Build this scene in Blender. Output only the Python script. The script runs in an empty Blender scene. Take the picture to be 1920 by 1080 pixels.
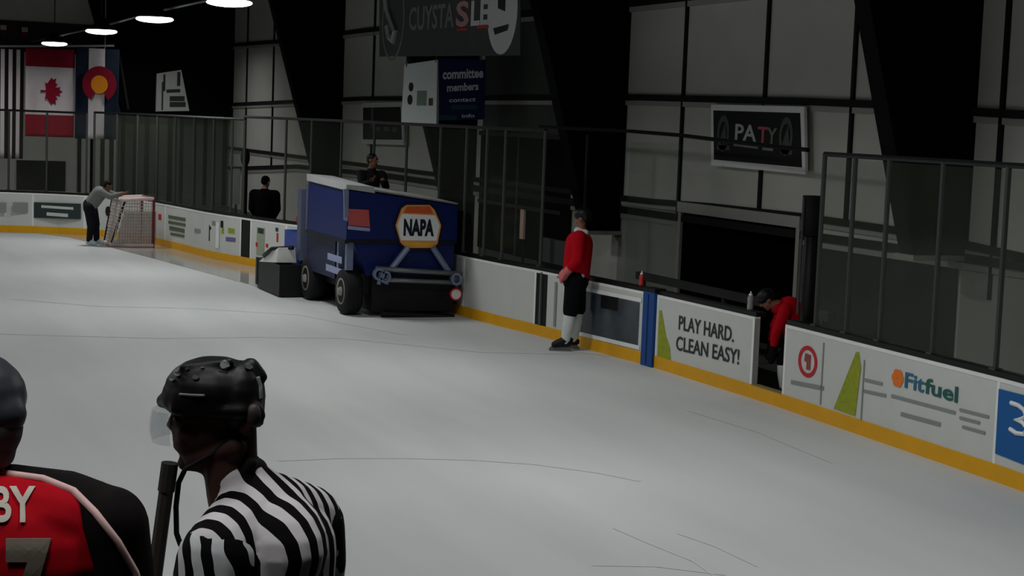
import bpy, bmesh, math, random
from mathutils import Vector as V, Matrix
from mathutils.bvhtree import BVHTree
random.seed(7)
C = bpy.context.scene.collection
# ------------------------------------------------------------------ camera
FPX = 3200.0
YAW, PIT, ROL, CH, CY = 1.1786, .0976, .0381, 3.5, -11.423
fw = V((-math.sin(YAW)*math.cos(PIT), math.cos(YAW)*math.cos(PIT), -math.sin(PIT)))
r0 = fw.cross(V((0, 0, 1))).normalized(); u0_ = r0.cross(fw)
RV = r0*math.cos(ROL)+u0_*math.sin(ROL); UV_ = -r0*math.sin(ROL)+u0_*math.cos(ROL)
CAM = V((0, CY, CH))
cd = bpy.data.cameras.new('camera'); cd.sensor_width = 36; cd.lens = 36*FPX/1920; cd.clip_end = 300
co = bpy.data.objects.new('camera', cd); C.objects.link(co)
M3 = Matrix((RV, UV_, -fw)).transposed()
co.matrix_world = Matrix.Translation(CAM) @ M3.to_4x4()
bpy.context.scene.camera = co
HR = V((r0.x, r0.y, 0)).normalized()                 # horizontal "right" of the view
HF = V((fw.x, fw.y, 0)).normalized()
FACE = math.atan2(HR.y, HR.x)                        # rotation that turns local X into HR

def ray(x, y): return fw+RV*((x-960)/FPX)-UV_*((y-540)/FPX)
def gz(x, y, z=0):
    d = ray(x, y); return CAM+d*((z-CH)/d.z)
def gy(x, y, Y):
    d = ray(x, y); return CAM+d*((Y-CY)/d.y)
def gx(x, y, X):
    d = ray(x, y); return CAM+d*(X/d.x)
def proj(P):
    d = V(P)-CAM; k = d.dot(fw); return 960+FPX*d.dot(RV)/k, 540-FPX*d.dot(UV_)/k

# ------------------------------------------------------------------ materials
def lin(c):
    return tuple((x/255/12.92 if x/255 <= .04045 else ((x/255+.055)/1.055)**2.4) for x in c)
MATS = {}
def mat(name, col, rough=.6, metal=0, spec=.3, noise=.08, scale=9, bump=0):
    if name in MATS: return MATS[name]
    m = bpy.data.materials.new(name); m.use_nodes = True; nt = m.node_tree; N = nt.nodes; L = nt.links
    b = N['Principled BSDF']; c = lin(col)
    b.inputs['Roughness'].default_value = rough; b.inputs['Metallic'].default_value = metal
    b.inputs['Specular IOR Level'].default_value = spec
    tc = N.new('ShaderNodeTexCoord'); nz = N.new('ShaderNodeTexNoise'); nz.inputs['Scale'].default_value = scale; nz.inputs['Detail'].default_value = 4
    L.new(tc.outputs['Object'], nz.inputs['Vector'])
    mx = N.new('ShaderNodeMix'); mx.data_type = 'RGBA'
    mx.inputs[6].default_value = (*[x*(1-noise) for x in c], 1); mx.inputs[7].default_value = (*[min(1, x*(1+noise)) for x in c], 1)
    L.new(nz.outputs['Fac'], mx.inputs[0]); L.new(mx.outputs[2], b.inputs['Base Color'])
    if bump:
        bp = N.new('ShaderNodeBump'); bp.inputs['Strength'].default_value = bump; bp.inputs['Distance'].default_value = .02
        L.new(nz.outputs['Fac'], bp.inputs['Height']); L.new(bp.outputs[0], b.inputs['Normal'])
    MATS[name] = m; return m
def emis(name, col, s):
    m = bpy.data.materials.new(name); m.use_nodes = True; b = m.node_tree.nodes['Principled BSDF']
    b.inputs['Base Color'].default_value = (*lin(col), 1); b.inputs['Emission Color'].default_value = (*lin(col), 1); b.inputs['Emission Strength'].default_value = s
    return m
def glassmat(name, tint, haze, hazecol, gloss=.04):
    m = bpy.data.materials.new(name); m.use_nodes = True; nt = m.node_tree; N = nt.nodes; L = nt.links
    N.remove(N['Principled BSDF']); out = N['Material Output']
    t = N.new('ShaderNodeBsdfTransparent'); t.inputs[0].default_value = (*tint, 1)
    d = N.new('ShaderNodeBsdfDiffuse'); d.inputs[0].default_value = (*lin(hazecol), 1)
    g = N.new('ShaderNodeBsdfGlossy'); g.inputs['Roughness'].default_value = .08
    nz = N.new('ShaderNodeTexNoise'); nz.inputs['Scale'].default_value = 2.5
    mr = N.new('ShaderNodeMapRange'); mr.inputs['To Min'].default_value = haze*.6; mr.inputs['To Max'].default_value = haze*1.4
    L.new(nz.outputs['Fac'], mr.inputs['Value'])
    a = N.new('ShaderNodeMixShader'); b = N.new('ShaderNodeMixShader'); b.inputs[0].default_value = gloss
    L.new(mr.outputs[0], a.inputs[0]); L.new(t.outputs[0], a.inputs[1]); L.new(d.outputs[0], a.inputs[2])
    L.new(a.outputs[0], b.inputs[1]); L.new(g.outputs[0], b.inputs[2]); L.new(b.outputs[0], out.inputs['Surface'])
    MATS[name] = m; return m
def stripes(name, ax, period, c1, c2, amp=.01, nscale=6, phase=0., duty=.5):
    m = bpy.data.materials.new(name); m.use_nodes = True; nt = m.node_tree; N = nt.nodes; L = nt.links
    b = N['Principled BSDF']; b.inputs['Roughness'].default_value = .85; b.inputs['Specular IOR Level'].default_value = .1
    tc = N.new('ShaderNodeTexCoord'); dp = N.new('ShaderNodeVectorMath'); dp.operation = 'DOT_PRODUCT'; dp.inputs[1].default_value = ax
    L.new(tc.outputs['Object'], dp.inputs[0])
    nz = N.new('ShaderNodeTexNoise'); nz.inputs['Scale'].default_value = nscale; nz.inputs['Detail'].default_value = 1; L.new(tc.outputs['Object'], nz.inputs['Vector'])
    ma = N.new('ShaderNodeMath'); ma.operation = 'MULTIPLY_ADD'; ma.inputs[1].default_value = amp*2; ma.inputs[2].default_value = phase-amp
    L.new(nz.outputs['Fac'], ma.inputs[0])
    ad = N.new('ShaderNodeMath'); ad.operation = 'ADD'; L.new(dp.outputs['Value'], ad.inputs[0]); L.new(ma.outputs[0], ad.inputs[1])
    mu = N.new('ShaderNodeMath'); mu.operation = 'MULTIPLY'; mu.inputs[1].default_value = 1/period; L.new(ad.outputs[0], mu.inputs[0])
    fr = N.new('ShaderNodeMath'); fr.operation = 'FRACT'; L.new(mu.outputs[0], fr.inputs[0])
    gt = N.new('ShaderNodeMath'); gt.operation = 'GREATER_THAN'; gt.inputs[1].default_value = duty; L.new(fr.outputs[0], gt.inputs[0])
    mx = N.new('ShaderNodeMix'); mx.data_type = 'RGBA'; mx.inputs[6].default_value = (*lin(c1), 1); mx.inputs[7].default_value = (*lin(c2), 1)
    L.new(gt.outputs[0], mx.inputs[0]); L.new(mx.outputs[2], b.inputs['Base Color'])
    MATS[name] = m; return m

WHITE = mat('board white plastic', (205, 208, 204), .45, noise=.06, scale=3)
BRIGHT = mat('white trim', (236, 238, 236), .4)
YELLOW = mat('yellow kick plate', (226, 166, 14), .4, noise=.12, scale=3)
BLACK = mat('black rubber', (14, 15, 15), .55)
DARK = mat('dark steel', (16, 17, 18), .5)
COLM = mat('black painted steel', (7, 7, 10), .7, spec=.1)
GREY = mat('grey metal', (120, 122, 122), .4, .6)
DGREY = mat('charcoal paint', (52, 55, 55), .6)
GRAPH = mat('dark print', (44, 58, 58), .6)
TEAL = mat('teal print', (40, 120, 110), .5)
FAINT = mat('grey print', (140, 146, 143), .6)
GREEN = mat('green print', (150, 160, 40), .6, noise=.35, scale=14)
RED = mat('red print', (190, 36, 44), .5)
BLUE = mat('blue print', (14, 92, 160), .5)
ORANGE = mat('orange print', (236, 120, 40), .5)
NAVY = mat('navy paint', (7, 28, 90), .4, noise=.15, scale=4)
WALLM = mat('insulated wall panel', (206, 205, 198), .8, spec=.1, noise=.08, scale=1.6)
WALLD = mat('dark wall lower panel', (26, 28, 29), .8, spec=.1, noise=.25, scale=2)
WALLL = mat('grey wall lower panel', (170, 170, 164), .8, spec=.1, noise=.1, scale=2)
SEAM = mat('dark seam', (22, 23, 22), .8)
VOID = mat('black opening', (5, 6, 8), .9, spec=.02)
CEIL = mat('black ceiling', (12, 12, 14), .9, spec=.05)
SKIN = mat('skin', (128, 88, 70), .6)
SKREF = mat('darker skin', (66, 46, 40), .65, spec=.15)  # referee's skin tone, set darker than SKIN
JRED = mat('red jersey cloth', (178, 8, 26), .85, spec=.1, noise=.15, scale=25)
JBLK = mat('black jersey cloth', (24, 20, 20), .9, spec=.1, noise=.2, scale=30)
PBLK = mat('black pants cloth', (13, 14, 18), .9, spec=.1)
SOCK = mat('white hockey sock', (205, 212, 210), .9, spec=.1)
HELM = mat('black helmet plastic', (9, 10, 12), .5, spec=.3)
HAIR = mat('dark hair', (16, 13, 12), .8)
PIPE = mat('pale pink piping', (226, 190, 186), .8)
PALE = mat('pale grey lettering', (196, 192, 182), .8)
GLASS = glassmat('rink glass', (.91, .93, .91), .036, (150, 160, 140), .015)
GLASS2 = glassmat('far rink glass', (.94, .95, .94), .02, (150, 160, 140), .01)
VISOR = glassmat('clear visor', (.92, .93, .94), .04, (200, 205, 210), .04)

# ------------------------------------------------------------------ mesh helpers
def link(name, me, m, parent=None):
    o = bpy.data.objects.new(name, me); C.objects.link(o)
    if m is not None:
        for k in (m if isinstance(m, (list, tuple)) else [m]): me.materials.append(k)
    if parent is not None:
        P = parent; mw = Matrix()
        while P is not None:
            mw = Matrix.LocRotScale(P.location, P.rotation_euler, P.scale) @ mw; P = P.parent
        me.transform(mw.inverted()); o.parent = parent
    return o
def obj(name, bm, m, parent=None, smooth=False, bevel=0):
    if bevel:
        bmesh.ops.bevel(bm, geom=[e for e in bm.edges if len(e.link_faces) == 2 and e.calc_face_angle(0) > .6], offset=bevel, segments=2, profile=.5, affect='EDGES')
    bmesh.ops.recalc_face_normals(bm, faces=bm.faces)
    me = bpy.data.meshes.new(name); bm.to_mesh(me); bm.free()
    if smooth:
        for p in me.polygons: p.use_smooth = True
    return link(name, me, m, parent)
def tag(o, label=None, cat=None, group=None, kind=None):
    for k, v in (('label', label), ('category', cat), ('group', group), ('kind', kind)):
        if v: o[k] = v
    return o
def thing(name, label, cat, loc=(0, 0, 0), rz=0, group=None):
    o = bpy.data.objects.new(name, None); C.objects.link(o); o.location = loc; o.rotation_euler = (0, 0, rz); o.empty_display_size = .2
    return tag(o, label, cat, group)
def struct(o): o['kind'] = 'structure'; return o
def NB(): return bmesh.new()
class Fr:
    """a flat working plane: origin, horizontal direction; normal faces the rink"""
    def __init__(s, o, ux, uz=(0, 0, 1)):
        s.o = V(o); s.ux = V(ux).normalized(); s.uz = V(uz).normalized(); s.n = s.ux.cross(s.uz).normalized()
    def hit(s, x, y):
        d = ray(x, y); t = (s.o-CAM).dot(s.n)/d.dot(s.n); P = CAM+d*t-s.o
        return P.dot(s.ux), P.dot(s.uz)
    def pt(s, u, v, d=0): return s.o+s.ux*u+s.uz*v+s.n*d
def fbox(bm, f, u0, v0, u1, v1, d0, d1):
    return prism(bm, f, [(u0, v0), (u1, v0), (u1, v1), (u0, v1)], d0, d1)
def prism(bm, f, pts, d0, d1):
    a = [bm.verts.new(f.pt(u, v, d0)) for u, v in pts]; b = [bm.verts.new(f.pt(u, v, d1)) for u, v in pts]
    n = len(pts); bm.faces.new(a); bm.faces.new(b[::-1])
    for i in range(n): bm.faces.new((a[i], a[(i+1) % n], b[(i+1) % n], b[i]))
def box(bm, lo, hi):
    f = Fr((0, 0, 0), (1, 0, 0))
    prism(bm, f, [(lo[0], lo[2]), (hi[0], lo[2]), (hi[0], hi[2]), (lo[0], hi[2])], -hi[1], -lo[1])
def basis(d):
    d = d.normalized(); a = V((0, 0, 1)) if abs(d.z) < .9 else V((1, 0, 0)); x = d.cross(a).normalized(); return x, d.cross(x).normalized(), d
def rings(bm, rs):
    L = [[bm.verts.new(p) for p in r] for r in rs]; n = len(L[0])
    for a, b in zip(L, L[1:]):
        for i in range(n): bm.faces.new((a[i], a[(i+1) % n], b[(i+1) % n], b[i]))
    bm.faces.new(L[0][::-1]); bm.faces.new(L[-1])
def tube(bm, pts, r, n=8):
    pts = [V(p) for p in pts]; rs = []
    rr = r if isinstance(r, (list, tuple)) else [r]*len(pts)
    x, y, _ = basis(pts[1]-pts[0])
    for i, p in enumerate(pts):
        d = (pts[min(i+1, len(pts)-1)]-pts[max(i-1, 0)]).normalized()
        x = (x-d*x.dot(d)).normalized(); y = d.cross(x)
        rs.append([p+(x*math.cos(t)+y*math.sin(t))*rr[i] for t in [2*math.pi*k/n for k in range(n)]])
    rings(bm, rs)
def cyl(bm, a, b, r, n=16, r2=None): tube(bm, [a, b], [r, r if r2 is None else r2], n)
def capsule(bm, p0, a0, p1, a1, n=14):
    p0 = V(p0); p1 = V(p1)
    d = p1-p0
    if d.length < 1e-5: d = V((0, 0, 1)); 
    x, y, z = basis(d); rs = []
    for k in range(1, 6):
        t = -math.pi/2+k*math.pi/10; c = p0+z*math.sin(t)*a0; q = a0*math.cos(t)
        rs.append([c+(x*math.cos(s)+y*math.sin(s))*q for s in [2*math.pi*i/n for i in range(n)]])
    for k in range(0, 5):
        t = k*math.pi/10; c = p1+z*math.sin(t)*a1; q = a1*math.cos(t)
        rs.append([c+(x*math.cos(s)+y*math.sin(s))*q for s in [2*math.pi*i/n for i in range(n)]])
    rings(bm, rs)
def ellip(bm, c, r, rot=None, n=18, m=10):
    rs = []; R = rot or Matrix.Identity(3)
    for k in range(1, m):
        t = -math.pi/2+k*math.pi/m
        rs.append([V(c)+R @ V((r[0]*math.cos(t)*math.cos(s), r[1]*math.cos(t)*math.sin(s), r[2]*math.sin(t))) for s in [2*math.pi*i/n for i in range(n)]])
    rings(bm, rs)
def blob(parts, vox, it=4):
    """one continuous surface grown from overlapping limbs"""
    bm = NB()
    for p in parts:
        if p[0] == 'c': capsule(bm, *p[1:])
        else: ellip(bm, *p[1:])
    bmesh.ops.recalc_face_normals(bm, faces=bm.faces)
    me = bpy.data.meshes.new('tmp'); bm.to_mesh(me); bm.free()
    o = bpy.data.objects.new('tmp', me); C.objects.link(o)
    r = o.modifiers.new('r', 'REMESH'); r.mode = 'VOXEL'; r.voxel_size = vox
    s = o.modifiers.new('s', 'SMOOTH'); s.factor = .5; s.iterations = it
    dg = bpy.context.evaluated_depsgraph_get()
    out = bpy.data.meshes.new_from_object(o.evaluated_get(dg)); bpy.data.objects.remove(o); bpy.data.meshes.remove(me)
    for p in out.polygons: p.use_smooth = True
    return out
def skin(name, parts, vox, m, parent, it=4):
    me = blob(parts, vox, it); me.name = name
    me.materials.clear()
    o = bpy.data.objects.new(name, me); C.objects.link(o); me.materials.append(m); o.parent = parent; return o
def text_bm(f, s, u0, v0, u1, v1, d0=.004, th=.004, shear=0, bold=0):
    cu = bpy.data.curves.new('t', 'FONT'); cu.body = s; cu.size = 1; cu.extrude = .5; cu.shear = shear; cu.offset = bold; cu.resolution_u = 3
    o = bpy.data.objects.new('t', cu); C.objects.link(o)
    me = bpy.data.meshes.new_from_object(o.evaluated_get(bpy.context.evaluated_depsgraph_get()))
    bpy.data.objects.remove(o); bpy.data.curves.remove(cu)
    bm = NB(); bm.from_mesh(me); bpy.data.meshes.remove(me)
    xs = [v.co.x for v in bm.verts]; ys = [v.co.y for v in bm.verts]
    a, b, c, d = min(xs), max(xs), min(ys), max(ys)
    for v in bm.verts:
        v.co = f.pt(u0+(v.co.x-a)/(b-a)*(u1-u0), v0+(v.co.y-c)/(d-c)*(v1-v0), d0+(v.co.z+.5)*th)
    return bm
def ring_pts(cu, cv, ru, rv, n=28): return [(cu+ru*math.cos(2*math.pi*k/n), cv+rv*math.sin(2*math.pi*k/n)) for k in range(n)]
def annulus(bm, f, cu, cv, ru, rv, w, d0, d1, n=28):
    A = ring_pts(cu, cv, ru, rv, n); B = ring_pts(cu, cv, ru*(1-w), rv*(1-w), n)
    for i in range(n):
        j = (i+1) % n; prism(bm, f, [A[i], A[j], B[j], B[i]], d0, d1)
ORD = 'first second third fourth fifth sixth seventh eighth ninth tenth eleventh twelfth thirteenth fourteenth fifteenth sixteenth seventeenth eighteenth nineteenth twentieth'.split()

# ------------------------------------------------------------------ the line of the boards
CTRL = [(-48.2, -27), (-48.1, -20), (-48.0, -13), (-47.8, -7.6), (-47.5, -5.9), (-46.7, -4.55), (-45.0, -3.5), (-42.2, -3.0), (-39.9, -2.7), (-38.3, -2.3), (-36.6, -1.87), (-33.5, -.85),
        (-28.1, -.64), (-25.5, -.33), (-22.3, -.06), (-19.3, 0), (-16.7, -.06), (-13.6, -.18), (-10, -.5), (-5, -1.2)]
LINE = []
for i in range(1, len(CTRL)-2):
    a, b, c, d = [V(p) for p in CTRL[i-1:i+3]]
    for k in range(24):
        t = k/24
        LINE.append(.5*((2*b)+(c-a)*t+(2*a-5*b+4*c-d)*t*t+(3*b-a-3*c+d)*t**3))
LINE.append(V(CTRL[-2]))
def at_px(px):
    """the point of the board line seen at this picture column"""
    best = None
    for a, b in zip(LINE, LINE[1:]):
        xa = proj((a.x, a.y, .5))[0]; xb = proj((b.x, b.y, .5))[0]
        if (xa-px)*(xb-px) <= 0 and xa != xb: best = a+(b-a)*((px-xa)/(xb-xa))
    return V((best.x, best.y, 0))

# ------------------------------------------------------------------ setting: ice, floor, walls, ceiling
def ice_material(name, rough, spec, c1, c2):
    m = bpy.data.materials.new(name); m.use_nodes = True; nt = m.node_tree; N = nt.nodes; L = nt.links; b = N['Principled BSDF']
    b.inputs['Roughness'].default_value = rough; b.inputs['Specular IOR Level'].default_value = spec
    tc = N.new('ShaderNodeTexCoord'); mp = N.new('ShaderNodeMapping'); mp.inputs['Scale'].default_value = (.25, 1.3, 1)
    n1 = N.new('ShaderNodeTexNoise'); n1.inputs['Scale'].default_value = .9; n1.inputs['Detail'].default_value = 6
    n2 = N.new('ShaderNodeTexNoise'); n2.inputs['Scale'].default_value = .12
    L.new(tc.outputs['Object'], mp.inputs[0]); L.new(mp.outputs[0], n1.inputs[0]); L.new(tc.outputs['Object'], n2.inputs[0])
    ad = N.new('ShaderNodeMath'); ad.operation = 'MULTIPLY'; L.new(n1.outputs['Fac'], ad.inputs[0]); L.new(n2.outputs['Fac'], ad.inputs[1])
    mr = N.new('ShaderNodeMapRange'); mr.inputs['From Min'].default_value = .1; mr.inputs['From Max'].default_value = .42; L.new(ad.outputs[0], mr.inputs[0])
    mx = N.new('ShaderNodeMix'); mx.data_type = 'RGBA'; mx.inputs[6].default_value = (*c1, 1); mx.inputs[7].default_value = (*c2, 1)
    L.new(mr.outputs[0], mx.inputs[0]); L.new(mx.outputs[2], b.inputs['Base Color'])
    return m
ICE = ice_material('scraped ice', .62, .12, (.58, .61, .61), (.71, .73, .725))
WET = ice_material('wet ice', .1, .6, (.44, .44, .42), (.56, .56, .54))
bm = NB(); pts = [(p.x, p.y) for p in LINE]+[(-4.9, -30), (-48.1, -30)]
bm.faces.new([bm.verts.new((x, y, 0)) for x, y in pts]); bmesh.ops.triangulate(bm, faces=bm.faces)
struct(obj('floor', bm, ICE))
# freshly flooded strip left behind the machine
bm = NB(); edge = [(-60, 434), (0, 436), (70, 437), (130, 445), (200, 462), (290, 485), (400, 515), (460, 531), (512, 546), (548, 553)]
A = [gz(x, y, .004) for x, y in edge]
def near_line(P, off):
    q = min(LINE, key=lambda p: (p.x-P.x)**2+(p.y-P.y)**2); return q
prev = None
for px, P in zip([e[0] for e in edge], A):
    Q = at_px(max(px, -60)); Q = V((Q.x, Q.y, .004)); d = (P-Q); Q = Q+d.normalized()*.02 if d.length > .05 else Q
    pr = (bm.verts.new(P), bm.verts.new(Q))
    if prev: bm.faces.new((prev[0], pr[0], pr[1], prev[1]))
    prev = pr
tag(obj('floor_wet_strip', bm, WET), kind='structure')
# grooves and lines in the ice
bm = NB()
def mark(px, w):
    P = [gz(x, y, .003) for x, y in px]; last = None
    for i, p in enumerate(P):
        d = (P[min(i+1, len(P)-1)]-P[max(i-1, 0)]); n = V((-d.y, d.x, 0)).normalized()*w
        c = (bm.verts.new(p+n), bm.verts.new(p-n))
        if last: bm.faces.new((last[0], c[0], c[1], last[1]))
        last = c
def mk(px, w):
    out = []
    for a, b in zip(px, px[1:]): out += [(a[0]+(b[0]-a[0])*k/6, a[1]+(b[1]-a[1])*k/6) for k in range(6)]
    mark(out+[px[-1]], w)
mk([(520, 864), (640, 859), (760, 859), (880, 862), (1000, 870), (1120, 886), (1200, 902)], .022)
mk([(0, 626), (140, 630), (300, 634), (480, 632), (640, 634), (820, 652), (900, 660), (1080, 664)], .03)
mk([(20, 560), (180, 574), (360, 578), (560, 590), (760, 628)], .03)
mk([(1150, 990), (1220, 1020), (1300, 1052), (1340, 1080)], .012)
mk([(1270, 1000), (1340, 1024), (1420, 1062)], .010)
mk([(1110, 1060), (1230, 1062), (1360, 1078)], .012)
mk([(1290, 770), (1420, 810), (1560, 868)], .012)
m = mat('worn groove in ice', (208, 211, 211), .7, noise=.1)
tag(obj('skate_marks', bm, m), 'faint curved skate grooves across the pale ice', 'skate marks', kind='stuff')
bm = NB(); box(bm, (-75, -31, -.3), (4, 4, -.03)); struct(obj('floor_slab', bm, mat('grey concrete', (70, 70, 70), .8)))
bm = NB(); box(bm, (-4.6, -26, -.02), (4, 2.6, .85)); struct(obj('floor_viewing_platform', bm, mat('dark rubber floor', (30, 30, 31), .8)))
PLAT = .85
WY = 2.8; EX = -62.0
bm = NB(); box(bm, (EX-.3, WY, -.03), (6, WY+.3, 9.6)); struct(obj('wall_right', bm, WALLM))
bm = NB(); box(bm, (EX-.3, -31, -.03), (EX, WY, 9.6)); struct(obj('wall_far', bm, WALLM))
bm = NB(); box(bm, (EX-.3, -31.3, -.03), (6, -31, 9.6)); struct(obj('wall_left', bm, WALLM))
bm = NB(); box(bm, (6, -31.3, -.03), (6.3, WY+.3, 9.6)); struct(obj('wall_near', bm, mat('black wall', (10, 10, 11), .9)))
bm = NB(); box(bm, (EX-.3, -31.3, 9.6), (6.3, WY+.3, 9.9)); struct(obj('ceiling', bm, CEIL))
WF = Fr((0, WY, 0), (1, 0, 0)); EF = Fr((EX, 0, 0), (0, 1, 0))
ntrim = [0]
def trim(bm, m):
    ntrim[0] += 1; struct(obj('trim_%d' % ntrim[0], bm, m))
# horizontal wall girts: dark line with a grey flange below
def girt(px, hw):
    P = [gy(x, y, WY) for x, y in px]; P = [V((EX, 0, P[0].z))]+P+[V((5, 0, P[-1].z))]
    for a, b in zip(P, P[1:]):
        pass
    bm = NB(); bmL = NB()
    for a, b in zip(P, P[1:]):
        prism(bm, WF, [(a.x, a.z-hw), (b.x, b.z-hw), (b.x, b.z+hw), (a.x, a.z+hw)], 0, .09)
        prism(bmL, WF, [(a.x, a.z-hw*2.6), (b.x, b.z-hw*2.6), (b.x, b.z-hw*1.02), (a.x, a.z-hw*1.02)], 0, .05)
    trim(bm, SEAM); trim(bmL, WALLL)
girt([(433, 196), (545, 191), (690, 185), (1200, 183), (1500, 190), (1670, 197), (1850, 211), (1915, 215)], .055)
girt([(435, 85), (525, 78), (690, 57), (1180, 8)], .06)
girt([(440, 316), (560, 312), (700, 326)], .06)
girt([(1150, 369), (1230, 378), (1330, 386), (1500, 405), (1700, 434), (1920, 482)], .05)
# vertical panel seams
for (xa, ya, xb, yb) in [(467, 20, 467, 320), (517, 10, 515, 320), (706, 0, 703, 300), (1292, 0, 1276, 400), (1446, 0, 1430, 395), (1612, 0, 1594, 420), (1750, 0, 1738, 430), (1880, 240, 1846, 560)]:
    P = gy(xa, ya, WY); bm = NB(); z0 = gy(xb, yb, WY).z; fbox(bm, WF, P.x-.035, z0, P.x+.035, 9.5, 0, .05); trim(bm, SEAM)
# tapered steel columns
for i, (px, w) in enumerate([(640, .36), (893, .3), (1172, .36), (1826, .34), (2420, .34)]):
    P = gy(px, 300, WY); x1 = P.x; x0 = x1-.05
    z0 = 1.95 if px > 1500 else (1.5 if px > 1000 else 0)
    bm = NB()
    d = lambda z: .86+.285*(z-2)
    S = Fr((0, WY, 0), (0, -1, 0))
    prof = [(0, z0), (d(z0), z0), (d(9.4), 9.4), (0, 9.4)]
    a = [bm.verts.new((x1-w, WY-u, v)) for u, v in prof]; b = [bm.verts.new((x1, WY-u, v)) for u, v in prof]
    bm.faces.new(a); bm.faces.new(b[::-1])
    for k in range(4): bm.faces.new((a[k], a[(k+1) % 4], b[(k+1) % 4], b[k]))
    struct(obj('column_%d' % (i+1), bm, COLM))
    bm = NB(); box(bm, (x1-w-.06, WY-d(z0)-.06, z0-.07), (x1+.06, WY, z0)); trim(bm, WALLL)
# lower wall fields and openings along the side wall
def field(name, px0, px1, ztop, zbot, m, dep=.03):
    a = gy(px0, 480, WY).x; b = gy(px1, 480, WY).x
    bm = NB(); fbox(bm, WF, a, zbot, b, ztop, 0, dep); o = struct(obj(name, bm, m)); return o, a, b
field('wall_right_pale_panel', 1160, 1276, 2.0, .1, mat('pale grey wall panel', (160, 161, 156), .8, noise=.1, scale=2))
o, a, b = field('door_1', 1282, 1500, 2.02, .02, VOID, .05)
fr = NB(); fbox(fr, WF, a-.12, 2.02, b+.12, 2.2, 0, .12); fbox(fr, WF, a-.1, .02, a, 2.02, 0, .1); fbox(fr, WF, b, .02, b+.1, 2.02, 0, .1); trim(fr, WALLL)
field('wall_right_dark_panel', 1510, 1800, 1.9, .02, WALLD)
field('wall_right_grey_panel', 1808, 2200, 1.75, .35, WALLL)
# dark bay behind the hanging signs
a = gy(905, 300, WY).x; b = gy(1062, 300, WY).x
bm = NB(); fbox(bm, WF, a, 0, b, 6.6, 0, .03); struct(obj('wall_right_black_bay', bm, mat('dark bay lining', (76, 80, 77), .85, noise=.2, scale=1.5)))
z1 = gy(1000, 250, WY).z
bm = NB(); fbox(bm, WF, a, .6, b+.4, z1-.1, .03, .06); struct(obj('window_1', bm, mat('unlit window', (12, 14, 15), .7, spec=.05)))
bm = NB(); fbox(bm, WF, a, z1-.1, b+.4, z1, .03, .12); fbox(bm, WF, (a+b)/2-.05, .6, (a+b)/2+.05, z1-.1, .03, .1); fbox(bm, WF, a, 1.62, b, 1.7, .03, .09); trim(bm, mat('window bar', (40, 42, 41), .6))
# far end wall: ribs, black loft, doorway
for k in range(14):
    px = 150+k*21+random.uniform(-4, 4); y = EF.hit(px, 300)[0]
    bm = NB(); fbox(bm, EF, y-.05-.06*random.random(), 0, y+.06, 4.2, 0, .06); trim(bm, SEAM)
tl = EF.hit(190, 90); bl = EF.hit(228, 214)
bm = NB(); prism(bm, EF, [(bl[0], bl[1]), (WY, bl[1]+.04), (WY, 9.5), (tl[0]-1.2, 9.5), (tl[0], tl[1])], 0, .5)
struct(obj('wall_far_black_loft', bm, COLM))
bm = NB(); prism(bm, EF, [EF.hit(216, 96), EF.hit(220, 96), EF.hit(238, 205), EF.hit(234, 205)], .5, .55); trim(bm, DGREY)
bm = NB(); fbox(bm, EF, bl[0]-.1, 0, WY, bl[1], 0, .03); struct(obj('wall_far_dark_lower_panel', bm, mat('dark ribbed panel', (92, 96, 92), .8, noise=.25, scale=1)))
a = EF.hit(31, 300); b = EF.hit(122, 366)
bm = NB(); fbox(bm, EF, a[0], 0, b[0], a[1], 0, .05); struct(obj('door_2', bm, mat('dark doorway', (12, 9, 10), .8)))
bm = NB(); fbox(bm, EF, -9, 5.25, tl[0], 6.3, 0, .05); struct(obj('wall_far_upper_panel', bm, mat('dim upper wall', (58, 50, 56), .85)))
# roof purlins in the dark
for k, x in enumerate((-58, -50, -42, -34, -26)):
    bm = NB(); prism(bm, Fr((x, 0, 0), (0, 1, 0)), [(-31, 9.3), (WY, 7.6), (WY, 7.9), (-31, 9.6)], 0, .2); struct(obj('ceiling_beam_%d' % (k+1), bm, mat('roof steel', (26, 26, 25), .7)))

# ------------------------------------------------------------------ lamps and added fill lights
LZ = 5.33; LPX = [(430, 5, 'nearest and largest lit lamp at the top edge, above the pale wall bay'), (290, 36, 'second lit lamp in from the top edge, against the black loft'), (190, 59, 'small lit lamp hanging right of the two flags on the pole'), (102, 82, 'farthest lit lamp, in front of the pole over the maple leaf flag')]
LENS = emis('lamp lens', (235, 255, 245), 9)
def area(p, e, sz=.9):
    l = bpy.data.lights.new('lamp_or_fill', 'AREA'); l.energy = e; l.size = sz; l.shape = 'DISK'; l.color = (1, 1, .985); l.spread = math.radians(165)
    o = bpy.data.objects.new('lamp_or_fill', l); C.objects.link(o); o.location = p
LE = 95
lampx = []
for px, py, lab in LPX:
    P = gz(px, py, LZ); lampx.append(P.x)
    t = thing('high_bay_lamp', lab, 'ceiling lamp', P, FACE, 'high bay lamps')
    f = Fr(P, HR)
    bm = NB(); ellip(bm, P, (.40, .26, .075), Matrix.Rotation(FACE, 3, 'Z')); obj('lens', bm, LENS, t, True)
    bm = NB(); R = lambda q, z: [P+HR*(q*math.cos(s))+HF*(q*.65*math.sin(s))+V((0, 0, z)) for s in [2*math.pi*i/20 for i in range(20)]]
    rings(bm, [R(.40, .04), R(.36, .09), R(.2, .17), R(.12, .32), R(.06, .36)]); obj('reflector', bm, DARK, t, True)
    bm = NB(); cyl(bm, P+V((0, 0, .34)), P+V((0, 0, 3)), .015, 6); obj('hanging_cable', bm, DARK, t)
    area(P+V((0, 0, -.14)), LE)
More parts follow.
